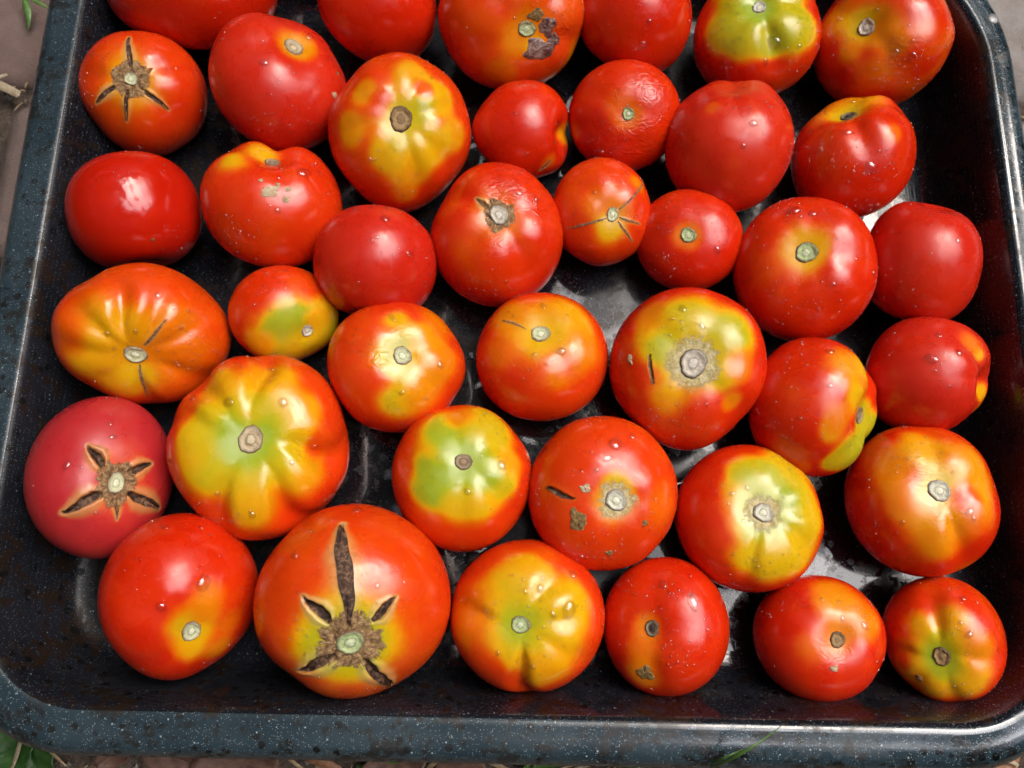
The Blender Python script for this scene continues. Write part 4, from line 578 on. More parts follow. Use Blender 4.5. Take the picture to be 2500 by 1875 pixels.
# ------------------------------------------------------------------ roasting tray
def enamel(name, base, base2, grime, spec_amt, rough, tray_in=False):
    q = NT(name); c = q.coord()
    n = q.noise(26, 4, 0.6, c); n2 = q.noise(160, 4, 0.65, c)
    col = q.mix(q.mapr(n, 0.38, 0.62), base, base2)
    # burnt-on grime and chips
    g = q.mapr(q.math('ADD', q.math('MULTIPLY', n2, 0.55), q.math('MULTIPLY', q.noise(45, 3, 0.6, c), 0.45)), 0.515, 0.57)
    col = q.mix(q.math('MULTIPLY', g, 0.85), col, grime)
    chips = q.mapr(q.math('ADD', q.voro(150, c), q.math('MULTIPLY', n2, 0.3)), 0.46, 0.38)
    chips = q.math('MULTIPLY', chips, q.mapr(q.noise(60, 2, 0.5, c), 0.46, 0.52))
    col = q.mix(chips, col, (0.003, 0.003, 0.003))
    # white flecks of the enamel
    v1 = q.voro(1300, c); cell = q.voro(1300, c, out=1)
    sep = q.new("ShaderNodeSeparateColor"); q.l.new(cell, sep.inputs[0])
    f1 = q.math('MULTIPLY', q.mapr(v1, 0.30, 0.16), q.mapr(sep.outputs[0], 0.45, 0.75))
    v2 = q.voro(430, c); cell2 = q.voro(430, c, out=1)
    sep2 = q.new("ShaderNodeSeparateColor"); q.l.new(cell2, sep2.inputs[0])
    f2 = q.math('MULTIPLY', q.mapr(v2, 0.22, 0.12), q.mapr(sep2.outputs[1], 0.82, 0.9))
    fl = q.math('MAXIMUM', f1, f2)
    fl = q.math('MULTIPLY', fl, q.math('SUBTRACT', 1.0, q.math('MULTIPLY', g, 0.7)))
    col = q.mix(q.math('MULTIPLY', fl, spec_amt), col, (0.42, 0.52, 0.56))
    h = q.math('ADD', q.math('MULTIPLY', q.noise(420, 3, 0.6, c), 0.02 if tray_in else 0.10), q.math('MULTIPLY', q.noise(30, 2, 0.5, c), 0.8))
    h = q.math('ADD', h, q.math('MULTIPLY', g, 0.08))
    wet = q.mapr(q.noise(9.5, 2, 0.5, c), 0.40, 0.55)
    r = q.math('MULTIPLY_ADD', q.math('ADD', g, chips, clamp=True), 0.22, rough)
    coat = 0.45; spec = 0.6
    if not tray_in:
        # a film of water lies in patches on the right half of the rim
        sx = q.new('ShaderNodeSeparateXYZ'); q.l.new(c, sx.inputs[0])
        film = q.math('MULTIPLY', q.mapr(q.noise(34, 4, 0.6, c, 0.4), 0.45, 0.50), q.mapr(sx.outputs[0], 0.02, 0.14))
        r = q.math('MULTIPLY', r, q.math('MULTIPLY_ADD', film, -0.7, 1.0)); coat = q.math('MULTIPLY_ADD', film, 0.6, 0.35)
    if tray_in:
        # rinse water has wet the middle and right of the tray; the near left corner is dry and burnt
        sx = q.new('ShaderNodeSeparateXYZ'); q.l.new(c, sx.inputs[0])
        wet = q.math('MULTIPLY', wet, q.mapr(q.math('ADD', sx.outputs[0], q.math('MULTIPLY', sx.outputs[1], 0.6)), -0.13, -0.02))
        r = q.math('SUBTRACT', r, q.math('MULTIPLY', wet, rough * 0.7))
        coat = q.math('MULTIPLY', wet, 0.2); spec = q.math('MULTIPLY_ADD', wet, 0.32, 0.16)
    nrm = q.bump(h, 0.35, 0.0009)
    return q.set(Base_Color=col, Roughness=r, Normal=nrm, Specular_IOR_Level=spec, Coat_Weight=coat, Coat_Roughness=0.12 if not tray_in else 0.03)

ENAMEL_IN = enamel("enamel_black", (0.007, 0.008, 0.011), (0.012, 0.013, 0.018), (0.016, 0.008, 0.004), 0.32, 0.28, True)
ENAMEL_RIM = enamel("enamel_blue_grey", (0.017, 0.032, 0.042), (0.028, 0.047, 0.059), (0.009, 0.007, 0.005), 0.75, 0.28)

X0, X1, Y0, Y1 = -0.2385, 0.2475, -0.0600, 0.3480
FLOOR_Z = 0.0015
def ring(off, z, seg=14, nx=60, ny=48, wide=False):
    """closed loop of points: the inner rim line pushed outwards by off"""
    pts = []
    R4 = (0.052, 0.078, 0.050, 0.052)          # the far right corner is rounder than the others
    corners = [(X1 - R4[0], Y0 + R4[0], -90), (X1 - R4[1], Y1 - R4[1], 0), (X0 + R4[2], Y1 - R4[2], 90), (X0 + R4[3], Y0 + R4[3], 180)]
    counts = [ny, nx, ny, nx]
    for ci, (cx, cy, a0) in enumerate(corners):
        rc = R4[ci]
        for i in range(seg + 1):
            a = rad(a0 + 90.0 * i / seg)
            nx_, ny_ = math.cos(a), math.sin(a)
            o = off
            if wide: o = off * (1.0 - 0.14 * nx_)
            pts.append((cx + nx_ * (rc + o), cy + ny_ * (rc + o), z))
        nxt = corners[(ci + 1) % 4]
        a = rad(a0 + 90.0)
        nx_, ny_ = math.cos(a), math.sin(a)
        o = off * (1.0 - 0.14 * nx_) if wide else off
        rn = R4[(ci + 1) % 4]
        p0 = (cx + nx_ * (rc + o), cy + ny_ * (rc + o)); p1 = (nxt[0] + nx_ * (rn + o), nxt[1] + ny_ * (rn + o))
        k = counts[ci]
        for i in range(1, k):
            f = i / k
            pts.append((p0[0] + (p1[0] - p0[0]) * f, p0[1] + (p1[1] - p0[1]) * f, z))
    return pts
def sweep(name, prof, mat, parent, wide=False, warp=0.0):
    loops = [ring(o, z, wide=wide) for o, z in prof]
    n = len(loops[0]); V = np.array([p for l in loops for p in l])
    if warp:
        w = np.array([warp * (math.sin(p[0] * 31 + 1.3) + math.sin(p[1] * 37 + 0.4) + 0.5 * math.sin(p[0] * 90 + p[1] * 70)) for p in V])
        V[:, 2] += w
    F = [(i * n + j, i * n + (j + 1) % n, (i + 1) * n + (j + 1) % n, (i + 1) * n + j) for i in range(len(prof) - 1) for j in range(n)]
    return mesh_obj(name, V, F, mat, parent)

tray = thing("roasting_tray", "large black speckled enamel roasting tray holding all the tomatoes", "tray", (0, 0, 0))
wall_prof = [(0.0, 0.0500), (-0.0012, 0.0494), (-0.0028, 0.0470), (-0.0050, 0.0400), (-0.0085, 0.0270), (-0.0120, 0.0140),
             (-0.0140, 0.0080), (-0.0165, 0.0046), (-0.0200, 0.0026), (-0.0260, FLOOR_Z)]
sweep("side_wall", wall_prof, ENAMEL_IN, tray)
lp = ring(-0.0260, FLOOR_Z)
gx = 0
# tray bottom: a fan of rings towards the middle with a slight dish
cx, cy = (X0 + X1) / 2, (Y0 + Y1) / 2
fl_loops = []
for k in range(0, 13):
    f = 1 - k / 13.0
    fl_loops.append([(cx + (p[0] - cx) * f, cy + (p[1] - cy) * f, FLOOR_Z - 0.0004 * math.sin(math.pi * f)) for p in lp])
n = len(lp); V = [p for l in fl_loops for p in l] + [(cx, cy, FLOOR_Z)]
F = [(i * n + j, i * n + (j + 1) % n, (i + 1) * n + (j + 1) % n, (i + 1) * n + j) for i in range(12) for j in range(n)]
F += [(12 * n + j, 12 * n + (j + 1) % n, 13 * n) for j in range(n)]
mesh_obj("tray_bottom", V, F, ENAMEL_IN, tray)
rim_prof = [(0.0, 0.0500), (0.0008, 0.05045), (0.0018, 0.0506), (0.0030, 0.0506), (0.0045, 0.0504), (0.0080, 0.05035), (0.0120, 0.0502), (0.0150, 0.0494),
            (0.0178, 0.0463), (0.0198, 0.0428), (0.0206, 0.0385), (0.0203, 0.0352), (0.0190, 0.0340), (0.0178, 0.0352), (0.0170, 0.0380), (0.0150, 0.0420), (0.0100, 0.0465), (0.0020, 0.0480), (-0.0012, 0.0470)]
sweep("rim", rim_prof, ENAMEL_RIM, tray, wide=True, warp=0.00018)
outer = [(-0.0018, 0.0480), (-0.0040, 0.0400), (-0.0075, 0.0270), (-0.0112, 0.0135), (-0.0132, 0.0066), (-0.0160, 0.0028), (-0.0205, 0.0006), (-0.0300, -0.0004)]
sweep("outer_wall", outer, ENAMEL_IN, tray)
# rivet pressed in the rim at the far right corner
q = NT("dull_steel")
nn = q.noise(600, 3, 0.6, q.coord())
q.set(Base_Color=q.ramp(nn, [(0.3, (0.16, 0.17, 0.18)), (0.7, (0.34, 0.34, 0.34))]), Metallic=0.3, Roughness=0.4)
STEEL = q.m
vs = []; fs = []; na = 28; prof = [(0.0, 0.0009), (0.0014, 0.0008), (0.0025, 0.0006), (0.0031, 0.0002), (0.0034, -0.0004)]
for r_, h_ in prof:
    for j in range(na):
        a = j / na * 2 * math.pi
        vs.append((0.2530 + r_ * math.cos(a), 0.2965 + r_ * math.sin(a), 0.0500 + h_ - 0.04 * (r_ * math.cos(a))))
for i in range(len(prof) - 1):
    for j in range(na):
        fs.append((i * na + j, (i + 1) * na + j, (i + 1) * na + (j + 1) % na, i * na + (j + 1) % na))
mesh_obj("rivet", vs, fs, STEEL, tray)

# thin film of rinse water lying in the tray: raised menisci make the reflections break up
def puddle(cx, cy, rx, ry, seed):
    r = np.random.RandomState(seed); na, nr = 72, 8
    ph = r.rand(5) * 6.28
    vs = [(cx, cy, FLOOR_Z + 0.0007)]
    fs = [(0, 1 + j, 1 + (j + 1) % na) for j in range(na)]
    for i in range(1, nr + 1):
        f = i / nr
        for j in range(na):
            a = j / na * 2 * math.pi
            k = 1 + 0.18 * math.sin(2 * a + ph[0]) + 0.12 * math.sin(3 * a + ph[1]) + 0.07 * math.sin(5 * a + ph[2]) + 0.04 * math.sin(11 * a + ph[3])
            z = FLOOR_Z + (0.0006 + 0.00006 * seed) * (1 - f ** 6) - 0.0003 * (f > 0.99)
            vs.append((cx + rx * f * k * math.cos(a), cy + ry * f * k * math.sin(a), z))
    for i in range(nr - 1):
        for j in range(na):
            fs.append((1 + i * na + j, 1 + (i + 1) * na + j, 1 + (i + 1) * na + (j + 1) % na, 1 + i * na + (j + 1) % na))
    return vs, fs
V = []; F = []
for args in ((-0.055, 0.045, 0.040, 0.050, 1), (0.020, 0.075, 0.055, 0.045, 2), (0.105, 0.020, 0.060, 0.035, 3), (0.185, 0.20, 0.030, 0.07, 5), (0.0, 0.25, 0.05, 0.035, 6), (-0.09, 0.14, 0.03, 0.03, 7)):
    vs, fs = puddle(*args); b = len(V); V += vs; F += [tuple(i + b for i in f) for f in fs]
q = NT("rinse_water"); q.set(Base_Color=(1.0, 1.0, 1.0), Roughness=0.0, IOR=1.33, Transmission_Weight=1.0, Specular_IOR_Level=0.4)
w = mesh_obj("water", V, F, q.m); w['kind'] = 'structure'

for S in TOMATOES:
    tomato(S)

# ------------------------------------------------------------------ ground: soil, brick pavers
def soil_material():
    q = NT("soil"); c = q.coord()
    n = q.noise(70, 6, 0.65, c); n2 = q.noise(420, 4, 0.7, c)
    col = q.ramp(q.math('ADD', q.math('MULTIPLY', n, 0.6), q.math('MULTIPLY', n2, 0.4)), [(0.35, (0.030, 0.022, 0.016)), (0.5, (0.075, 0.055, 0.040)), (0.65, (0.14, 0.105, 0.080))])
    nrm = q.bump(q.math('ADD', n, q.math('MULTIPLY', n2, 0.5)), 1.0, 0.004)
    return q.set(Base_Color=col, Roughness=0.9, Normal=nrm)
SOIL = soil_material()
GZ = -0.004
nx = 150
gx_ = np.concatenate([np.linspace(-3, -0.5, 20, endpoint=False), np.linspace(-0.5, 0.5, 150, endpoint=False), np.linspace(0.5, 3, 21)])
gy_ = np.concatenate([np.linspace(-3, -0.35, 20, endpoint=False), np.linspace(-0.35, 0.65, 150, endpoint=False), np.linspace(0.65, 3, 21)])
XX, YY = np.meshgrid(gx_, gy_)
P = np.stack([XX.ravel(), YY.ravel(), np.zeros(XX.size)], 1)
z = GZ - 0.005 + 0.0016 * wave(P, 5, 60) + 0.0012 * wave(P, 6, 170) + 0.0007 * wave(P, 8, 400)
P[:, 2] = np.minimum(z, -0.0052)
nX, nY = len(gx_), len(gy_)
i = np.arange(nY - 1)[:, None]; j = np.arange(nX - 1)[None, :]
Fq = np.stack([i * nX + j, i * nX + j + 1, (i + 1) * nX + j + 1, (i + 1) * nX + j], -1).reshape(-1, 4)
g = mesh_obj("ground", P, Fq, SOIL); g['kind'] = 'structure'

def brick_material(name, cols):
    q = NT(name); c = q.coord()
    oi = q.new("ShaderNodeObjectInfo").outputs["Random"]
    n = q.noise(45, 5, 0.6, c); n2 = q.noise(600, 4, 0.7, c)
    col = q.ramp(n, [(0.3, cols[0]), (0.5, cols[1]), (0.7, cols[2])])
    col = q.mix(q.math('MULTIPLY', oi, 0.5), col, (0.25, 0.22, 0.20))
    col = q.mix(q.mapr(n2, 0.55, 0.7, 0, 0.35), col, (0.10, 0.05, 0.04))
    nrm = q.bump(q.math('ADD', q.math('MULTIPLY', n2, 0.6), n), 0.6, 0.0015)
    return q.set(Base_Color=col, Roughness=0.8, Normal=nrm)
BRICK = brick_material("brick_paver", ((0.080, 0.032, 0.026), (0.13, 0.060, 0.048), (0.17, 0.105, 0.088)))
GREYBRICK = brick_material("grey_paver", ((0.16, 0.13, 0.12), (0.26, 0.235, 0.22), (0.34, 0.32, 0.30)))
def brick_mesh(L, W, H, seed):
    r = np.random.RandomState(seed)
    nu, nv = 22, 12; bev = 0.004
    xs = np.linspace(-L / 2, L / 2, nu); ys = np.linspace(-W / 2, W / 2, nv)
    V = []; F = []
    for yv in ys:
        for xv in xs:
            e = min(L / 2 - abs(xv), W / 2 - abs(yv))
            V.append((xv, yv, 0.0 - (bev * (1 - e / bev) if e < bev else 0) * 1.0))
    V = np.array(V)
    V[:, 2] += 0.0006 * wave(V, seed, 70) + 0.0003 * wave(V, seed + 1, 300)
    V[:, 0] += 0.0012 * wave(V, seed + 2, 50); V[:, 1] += 0.0012 * wave(V, seed + 3, 50)
    for a in range(nv - 1):
        for b in range(nu - 1):
            F.append((a * nu + b, a * nu + b + 1, (a + 1) * nu + b + 1, (a + 1) * nu + b))
    loop = [b for b in range(nu)] + [a * nu + nu - 1 for a in range(1, nv)] + [(nv - 1) * nu + b for b in range(nu - 2, -1, -1)] + [a * nu for a in range(nv - 2, 0, -1)]
    base = len(V)
    low = V[loop].copy(); low[:, 2] = -H
    V = np.vstack([V, low]); m = len(loop)
    for k in range(m):
        F.append((loop[k], base + k, base + (k + 1) % m, loop[(k + 1) % m]))
    me = bpy.data.meshes.new("brick"); me.from_pydata(V.tolist(), [], F)
    me.polygons.foreach_set("use_smooth", [True] * len(me.polygons)); me.materials.append(BRICK)
    me.update()
    return me
BM = [brick_mesh(0.200, 0.096, 0.03, 40 + k) for k in range(4)]
BG = []
for m_ in BM:
    m2 = m_.copy(); m2.materials.clear(); m2.materials.append(GREYBRICK); BG.append(m2)
paving = bpy.data.objects.new("pavement", None); link(paving); paving['kind'] = 'structure'
rs = random.Random(4)
row = 0
y = 0.0075
while y < 0.95:
    off = 0.105 if row % 2 else 0.0
    x = -1.05 + off
    while x < 1.1:
        b = bpy.data.objects.new("brick", (BG if x > 0.2 and y > 0.2 else BM)[rs.randrange(4)])
        b.location = (x + rs.uniform(-.002, .002), y + rs.uniform(-.001, .001), GZ - rs.uniform(0, 0.0015))
        b.rotation_euler = (rs.uniform(-.008, .008), rs.uniform(-.008, .008), rs.uniform(-.012, .012) + (math.pi if rs.random() < .5 else 0))
        link(b, paving)
        x += 0.211
    y += 0.1085
    row += 1

# ------------------------------------------------------------------ debris, leaves and grass around the tray
def blade_mesh(pts, width, taper=1.0, fold=0.15):
    """a thin folded blade along pts (n,3)"""
    pts = np.array(pts, float); n = len(pts)
    V = []; F = []
    for i in range(n):
        t = pts[min(i + 1, n - 1)] - pts[max(i - 1, 0)]; t /= np.linalg.norm(t)
        s = np.cross(t, (0, 0, 1)); s /= (np.linalg.norm(s) + 1e-9)
        f = i / (n - 1); w = width * (0.6 + 0.4 * min(1, f * 4)) * (1 - taper * max(0, (f - 0.35) / 0.65) ** 1.6) + 0.00008
        for k, zz in ((-1, fold), (0, 0), (1, fold)):
            V.append(pts[i] + s * w * k + np.array((0, 0, zz * w)))
        for k, zz in ((1, fold), (0, 0), (-1, fold)):
            V.append(pts[i] + s * w * k * 0.98 + np.array((0, 0, zz * w - 0.00022)))
    for i in range(n - 1):
        for k in range(6):
            a = i * 6 + k; b = i * 6 + (k + 1) % 6
            F.append((a, b, b + 6, a + 6))
    return np.array(V), F
def bez(p0, p1, p2, n=14):
    t = np.linspace(0, 1, n)[:, None]; p0, p1, p2 = map(np.array, (p0, p1, p2))
    return (1 - t) ** 2 * p0 + 2 * t * (1 - t) * p1 + t ** 2 * p2
def plant_mat(name, a, b, rough=0.5, sc=300):
    q = NT(name); c = q.coord(); n = q.noise(sc, 4, 0.6, c)
    return q.set(Base_Color=q.ramp(n, [(0.3, a), (0.7, b)]), Roughness=rough, Normal=q.bump(n, 0.4, 0.0006))
GREEN = plant_mat("grass_green", (0.035, 0.085, 0.018), (0.075, 0.16, 0.03), 0.4)
LIME = plant_mat("seedling_green", (0.09, 0.19, 0.05), (0.16, 0.28, 0.08), 0.45)
STRAW = plant_mat("dry_straw", (0.20, 0.13, 0.07), (0.42, 0.31, 0.18), 0.6, 500)
PALE = plant_mat("bleached_straw", (0.26, 0.20, 0.12), (0.48, 0.40, 0.28), 0.6, 500)
DEAD = plant_mat("dead_leaf_brown", (0.07, 0.035, 0.025), (0.17, 0.09, 0.06), 0.6, 200)
RUST = plant_mat("dead_leaf_rust", (0.16, 0.07, 0.035), (0.34, 0.17, 0.09), 0.6, 250)
LEAF = plant_mat("leaf_green", (0.014, 0.050, 0.010), (0.030, 0.085, 0.014), 0.45, 180)
tag(mesh_obj('grass_blade', *blade_mesh(bez((0.086, -0.0862, 0.02), (0.0875, -0.0683, 0.088), (0.1164, -0.0592, 0.056)), 0.0007, 1.0, 0.15), GREEN), "long green grass blade arching up over the tray's front rim", 'grass blade')
tag(mesh_obj('grass_blade', *blade_mesh(bez((0.0815, -0.0899, 0.01), (0.0867, -0.0704, 0.07), (0.1008, -0.0702, 0.05)), 0.0006, 1.0, 0.15), GREEN), 'short green blade lying low in front of the rim beside the arching one', 'grass blade')
tag(mesh_obj('grass_blade', *blade_mesh(bez((-0.0744, -0.0923, -0.003), (-0.0269, -0.0803, 0.002), (0.0071, -0.0869, -0.003)), 0.0015, 1.0, 0.15), GREEN), 'dark green grass blade lying flat below the middle of the front rim', 'grass blade')
tag(mesh_obj('grass_blade', *blade_mesh(bez((0.0072, -0.0915, -0.003), (0.0202, -0.0766, 0.006), (0.0366, -0.091, -0.003)), 0.0009, 1.0, 0.15), LIME), 'green grass blade curving in an arc below the front rim, right of the middle', 'grass blade')
tag(mesh_obj('grass_blade', *blade_mesh(bez((0.0355, -0.0906, -0.003), (0.0428, -0.0817, 0.004), (0.057, -0.0912, -0.003)), 0.001, 1.0, 0.15), GREEN), 'thin green blade at the bottom edge under the right half of the rim', 'grass blade')
tag(mesh_obj('straw', *blade_mesh(bez((-0.0403, -0.0929, -0.003), (-0.0354, -0.0873, 0.004), (-0.0315, -0.0846, 0.004)), 0.0012, 0.3, 0.15), STRAW), 'pale straw leaning left of the centre below the front rim', 'straw')
tag(mesh_obj('straw', *blade_mesh(bez((-0.0176, -0.0843, 0.004), (-0.0086, -0.0868, 0.004), (-0.0, -0.0921, -0.003)), 0.0012, 0.3, 0.15), STRAW), 'pale straw leaning right, right of the centre below the front rim', 'straw')
tag(mesh_obj('straw', *blade_mesh(bez((-0.1018, -0.0859, 0.0), (-0.0919, -0.088, 0.001), (-0.0816, -0.093, 0.0)), 0.0026, 0.4, 0.15), RUST), 'brown flat straw under the front rim left of the centre', 'straw')
tag(mesh_obj('straw', *blade_mesh(bez((-0.2457, -0.0664, 0.01), (-0.2285, -0.0748, 0.014), (-0.2152, -0.0937, 0.0)), 0.0009, 0.5, 0.15), STRAW), 'long thin dry stalk crossing the lower left corner past the rim', 'straw')
tag(mesh_obj('straw', *blade_mesh(bez((-0.2413, -0.0957, 0.0), (-0.2321, -0.0807, 0.01), (-0.2312, -0.0714, 0.016)), 0.001, 0.4, 0.15), PALE), 'forked grey stalk standing over the green leaf at the lower left', 'straw')
tag(mesh_obj('straw', *blade_mesh(bez((0.0321, -0.0911, -0.003), (0.0451, -0.085, 0.003), (0.0508, -0.0851, 0.002)), 0.0009, 0.4, 0.15), PALE), 'short pale straw at the bottom edge, centre right', 'straw')
tag(mesh_obj('straw', *blade_mesh(bez((-0.3169, 0.281, 0.0), (-0.3058, 0.276, 0.003), (-0.2983, 0.2726, 0.0)), 0.0026, 0.15, 0.4), PALE), 'broad pale split straw lying in the joint left of the rim', 'straw')
tag(mesh_obj('straw', *blade_mesh(bez((-0.3158, 0.2829, 0.0), (-0.3105, 0.2835, 0.002), (-0.3079, 0.2868, 0.0)), 0.0012, 0.3, 0.15), PALE), 'short white straw above the broad one at the left edge', 'straw')
tag(mesh_obj('straw', *blade_mesh(bez((0.2345, -0.084, 0.0), (0.2395, -0.079, 0.004), (0.2479, -0.0848, 0.0)), 0.0012, 0.4, 0.15), PALE), 'thin pale straw at the lower right corner under the rim', 'straw')
tag(mesh_obj('seedling_leaf', *blade_mesh(bez((-0.3045, 0.3386, 0.004), (-0.2964, 0.324, 0.006), (-0.3005, 0.317, 0.0)), 0.0022, 1.0, 0.15), LIME), 'thin green leaf hanging down at the top left corner', 'leaf')
tag(mesh_obj('seedling_leaf', *blade_mesh(bez((-0.3, 0.3357, 0.006), (-0.2867, 0.3265, 0.012), (-0.2816, 0.3227, 0.012)), 0.0014, 1.0, 0.15), LIME), 'thin green blade reaching from the top edge to the left rim', 'leaf')

def flat_leaf(name, label, cx, cy, z, ra, rb, rot, mat, seed, cup=0.004, lobes=0.0):
    r = np.random.RandomState(seed); na, nr = 40, 7; V = [(0, 0, 0)]
    for i in range(1, nr + 1):
        f = i / nr
        for j in range(na):
            a = j / na * 2 * math.pi
            k = 1 + lobes * math.cos(3 * a) + 0.03 * math.sin(9 * a + seed) + 0.02 * math.sin(17 * a)
            x = ra * f * k * math.cos(a) * (1 - 0.15 * math.cos(a)); y = rb * f * k * math.sin(a)
            V.append((x, y, cup * f * f * (0.6 + 0.5 * math.sin(2 * a + seed)) - 0.0007 * math.exp(-(y / 0.0008) ** 2) + 0.0004 * math.cos(abs(y) * 900 - x * 500)))
    F = [(0, 1 + j, 1 + (j + 1) % na) for j in range(na)]
    for i in range(nr - 1):
        for j in range(na):
            F.append((1 + i * na + j, 1 + (i + 1) * na + j, 1 + (i + 1) * na + (j + 1) % na, 1 + i * na + (j + 1) % na))
    V = np.array(V); m = len(V)
    V2 = V.copy(); V2[:, 2] -= 0.0003
    F2 = [tuple(i + m for i in reversed(f)) for f in F]; b = 1 + (nr - 1) * na
    F3 = [(b + j, b + j + m, b + (j + 1) % na + m, b + (j + 1) % na) for j in range(na)]
    V = np.vstack([V, V2]); c_, s_ = math.cos(rot), math.sin(rot)
    V = np.stack([V[:, 0] * c_ - V[:, 1] * s_ + cx, V[:, 0] * s_ + V[:, 1] * c_ + cy, V[:, 2] + z], 1)
    return tag(mesh_obj(name, V, F + F2 + F3, mat), label, name.replace('_', ' '))

flat_leaf('green_leaf', 'round green leaf with a nibbled edge at the lower left corner', -0.2411, -0.0865, 0.0, 0.011, 0.012, 0.5, LEAF, 3, 0.003, 0.08)
flat_leaf('green_leaf', 'second green leaf below the nibbled one in the lower left corner', -0.2304, -0.0965, -0.003, 0.01, 0.01, -0.9, LEAF, 5, 0.002, 0.1)
flat_leaf('dead_leaf', 'brown dead leaf under the front rim, left of the two straws', -0.1296, -0.0906, -0.002, 0.022, 0.014, 0.2, DEAD, 7, 0.004, 0.0)
flat_leaf('dead_leaf', 'dark reddish fragment of leaf under the front rim near the left corner', -0.1908, -0.0872, -0.002, 0.01, 0.006, 0.6, DEAD, 9, 0.004, 0.0)
flat_leaf('dead_leaf', 'grey-brown leaf fragment below the rim between the left corner and the brown leaf', -0.1635, -0.0892, -0.002, 0.016, 0.01, -0.4, DEAD, 11, 0.004, 0.0)
flat_leaf('dead_leaf', 'curled rusty leaf piece at the lower right corner', 0.2435, -0.0834, -0.002, 0.01, 0.005, 0.9, RUST, 13, 0.004, 0.0)
flat_leaf('dead_leaf', 'brown leaf partly under grass at the bottom centre', -0.0534, -0.0902, -0.002, 0.016, 0.01, 0.3, DEAD, 15, 0.004, 0.0)
flat_leaf('dead_leaf', 'small rusty leaf piece at the bottom edge, right of the arching blade', 0.1346, -0.0884, -0.002, 0.01, 0.005, 0.1, RUST, 17, 0.004, 0.0)
flat_leaf('dead_leaf', 'brown leaf fragment at the bottom edge between the two straws', -0.0219, -0.0923, -0.002, 0.013, 0.008, 0.1, DEAD, 23, 0.004, 0.0)
flat_leaf('dead_leaf', 'pale brown leaf fragment at the bottom edge beside the rusty one', 0.157, -0.0876, -0.002, 0.011, 0.006, -0.3, DEAD, 25, 0.004, 0.0)
flat_leaf('dead_leaf', 'dark leaf fragment at the bottom edge near the right corner', 0.2107, -0.0866, -0.002, 0.013, 0.006, 0.2, DEAD, 27, 0.004, 0.0)
tag(mesh_obj('grass_blade', *blade_mesh(bez((0.005, -0.0928, -0.003), (0.0339, -0.0815, 0.003), (0.0728, -0.0915, -0.003)), 0.0014, 1.0, 0.15), GREEN), 'broad dark green grass blade at the bottom edge, just right of the centre straws', 'grass blade')
tag(mesh_obj('grass_blade', *blade_mesh(bez((0.0117, -0.0919, -0.003), (0.0141, -0.085, 0.006), (0.0112, -0.0801, 0.012)), 0.0008, 1.0, 0.15), LIME), 'short bright blade sticking up from the bottom edge, right of the centre', 'grass blade')
tag(mesh_obj('twig', *blade_mesh(bez((-0.1269, -0.0895, -0.003), (-0.1077, -0.0844, 0.002), (-0.0862, -0.0862, -0.003)), 0.0006, 0.3, 0.15), DEAD), 'thin brown twig lying under the rim above the brown dead leaf', 'twig')
tag(mesh_obj('twig', *blade_mesh(bez((-0.1136, -0.0855, -0.003), (-0.1027, -0.0901, 0.002), (-0.0991, -0.0948, -0.003)), 0.0008, 0.3, 0.15), STRAW), 'thin grey twig slanting to the left of the rusty straw', 'twig')

# loose litter on the soil in front of the tray and in the paver joints
r = np.random.RandomState(21); V = []; F = []
for k in range(1500):
    if k < 1000:
        x = r.uniform(-0.42, 0.42); y = r.uniform(-0.22, -0.088); z = GZ - 0.0005
    else:
        x = r.choice([-1, 1]) * r.uniform(0.27, 0.5); y = 0.0615 + 0.1085 * r.randint(0, 5) + r.normal() * 0.006; z = GZ - 0.0015
    L = r.uniform(0.0015, 0.010); w = r.uniform(0.0002, 0.0006); a = r.rand() * 6.28
    p0 = np.array((x, y, z + r.rand() * 0.001)); p2 = p0 + np.array((math.cos(a) * L, math.sin(a) * L, r.uniform(-.0005, .002)))
    v, f = blade_mesh(bez(p0, (p0 + p2) / 2 + np.array((0, 0, r.rand() * 0.002)), p2, 4), w, 0.6)
    b = len(V); V += v.tolist(); F += [tuple(i + b for i in q_) for q_ in f]
lit = mesh_obj("plant_litter", V, F, STRAW, smooth=False); lit['kind'] = 'stuff'
tag(lit, "loose bits of dry straw and stalk scattered on the soil round the tray", "plant litter")
V = []; F = []
for k in range(900):
    x = r.uniform(-0.42, 0.42) if k < 600 else r.choice([-1, 1]) * r.uniform(0.27, 0.5)
    y = r.uniform(-0.22, -0.085) if k < 600 else 0.0615 + 0.1085 * r.randint(0, 5) + r.normal() * 0.005
    s = r.uniform(0.0006, 0.0028); c0 = np.array((x, y, GZ - 0.001))
    t = np.array([(0, 0, 1), (1, 0, 0), (0, 1, 0), (-1, 0, 0), (0, -1, 0), (0, 0, -1)]) * s * r.uniform(0.6, 1.3, (6, 1)) + c0
    b = len(V); V += t.tolist()
    F += [(b, b + 1, b + 2), (b, b + 2, b + 3), (b, b + 3, b + 4), (b, b + 4, b + 1), (b + 5, b + 2, b + 1), (b + 5, b + 3, b + 2), (b + 5, b + 4, b + 3), (b + 5, b + 1, b + 4)]
gr = mesh_obj("grit", V, F, plant_mat("grit", (0.05, 0.045, 0.04), (0.30, 0.27, 0.24), 0.8, 250), smooth=False); gr['kind'] = 'stuff'
tag(gr, "small stones and crumbs of earth on the ground round the tray", "grit")

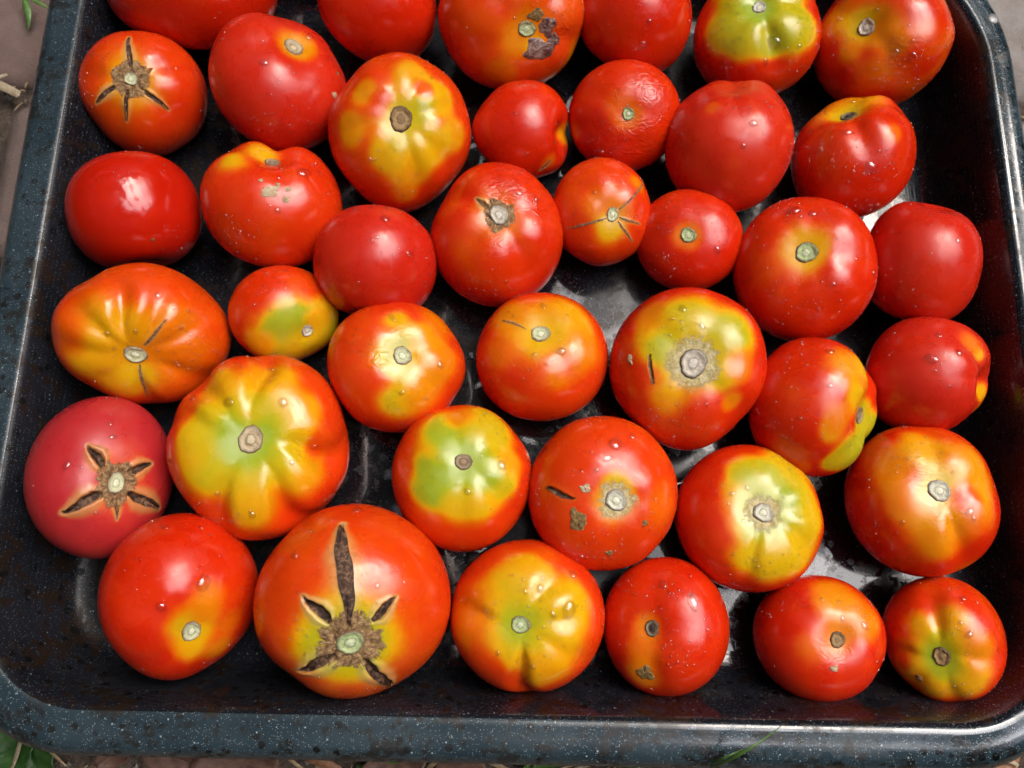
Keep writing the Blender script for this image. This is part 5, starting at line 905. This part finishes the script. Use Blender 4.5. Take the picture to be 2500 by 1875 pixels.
# ------------------------------------------------------------------ leafy branches overhead: seen only mirrored in the wet tray and the skins
r = np.random.RandomState(77)
V = []; F = []
def gap(dx, dy):
    """dx, dy: tangents of the angle off the zenith, right and away; > 0 inside the opening"""
    e = ((dx - 0.64) / 0.62) ** 2 + ((dy - 0.18) / 0.56) ** 2
    return 1 - math.sqrt(e)
cnt = 0
while cnt < 26000:
    v = r.normal(size=3); v /= np.linalg.norm(v)
    if v[2] < 0.03: continue
    R_ = r.uniform(3.2, 5.5)
    if v[2] > 0.3:
        gg = gap(v[0] / v[2], v[1] / v[2])
        th = math.atan2(v[1] / v[2] - 0.18, v[0] / v[2] - 0.64)
        gg += 0.16 * math.sin(5 * th + 1) + 0.10 * math.sin(11 * th + 2.2) + 0.07 * math.sin(23 * th)
        if gg > 0.0:
            # stray twigs hang into the opening
            cl = math.sin(v[0] * 21 + 1) * math.sin(v[1] * 19 + 2) + 0.5 * math.sin(v[0] * 47 + v[1] * 39)
            lim = 0.62 if v[0] / v[2] > 0.22 else -0.15
            if not (cl > lim and r.rand() < 0.6 and (gg < 0.75 or lim < 0.1)): continue
    cnt += 1
    s = r.uniform(0.07, 0.17) if v[2] > 0.5 else r.uniform(0.15, 0.32)
    c0 = v * R_
    a = r.normal(size=3); a -= (a @ v) * v * 0.8; a /= np.linalg.norm(a); b_ = np.cross(v, a) + 0.4 * r.normal(size=3); b_ /= np.linalg.norm(b_)
    k = len(V)
    V += [tuple(c0 - a * s), tuple(c0 + b_ * s * 0.45), tuple(c0 + a * s), tuple(c0 - b_ * s * 0.45)]
    F.append((k, k + 1, k + 2, k + 3))
q = NT("foliage"); c = q.coord(); nn = q.noise(3, 2, 0.5, c)
q.set(Base_Color=q.ramp(nn, [(0.3, (0.040, 0.065, 0.022)), (0.7, (0.07, 0.11, 0.035))]), Roughness=0.6)
fo = mesh_obj("foliage", V, F, q.m, smooth=False); fo['kind'] = 'stuff'
tag(fo, "leafy branches overhead, mirrored as dark shapes in the wet tray", "foliage")
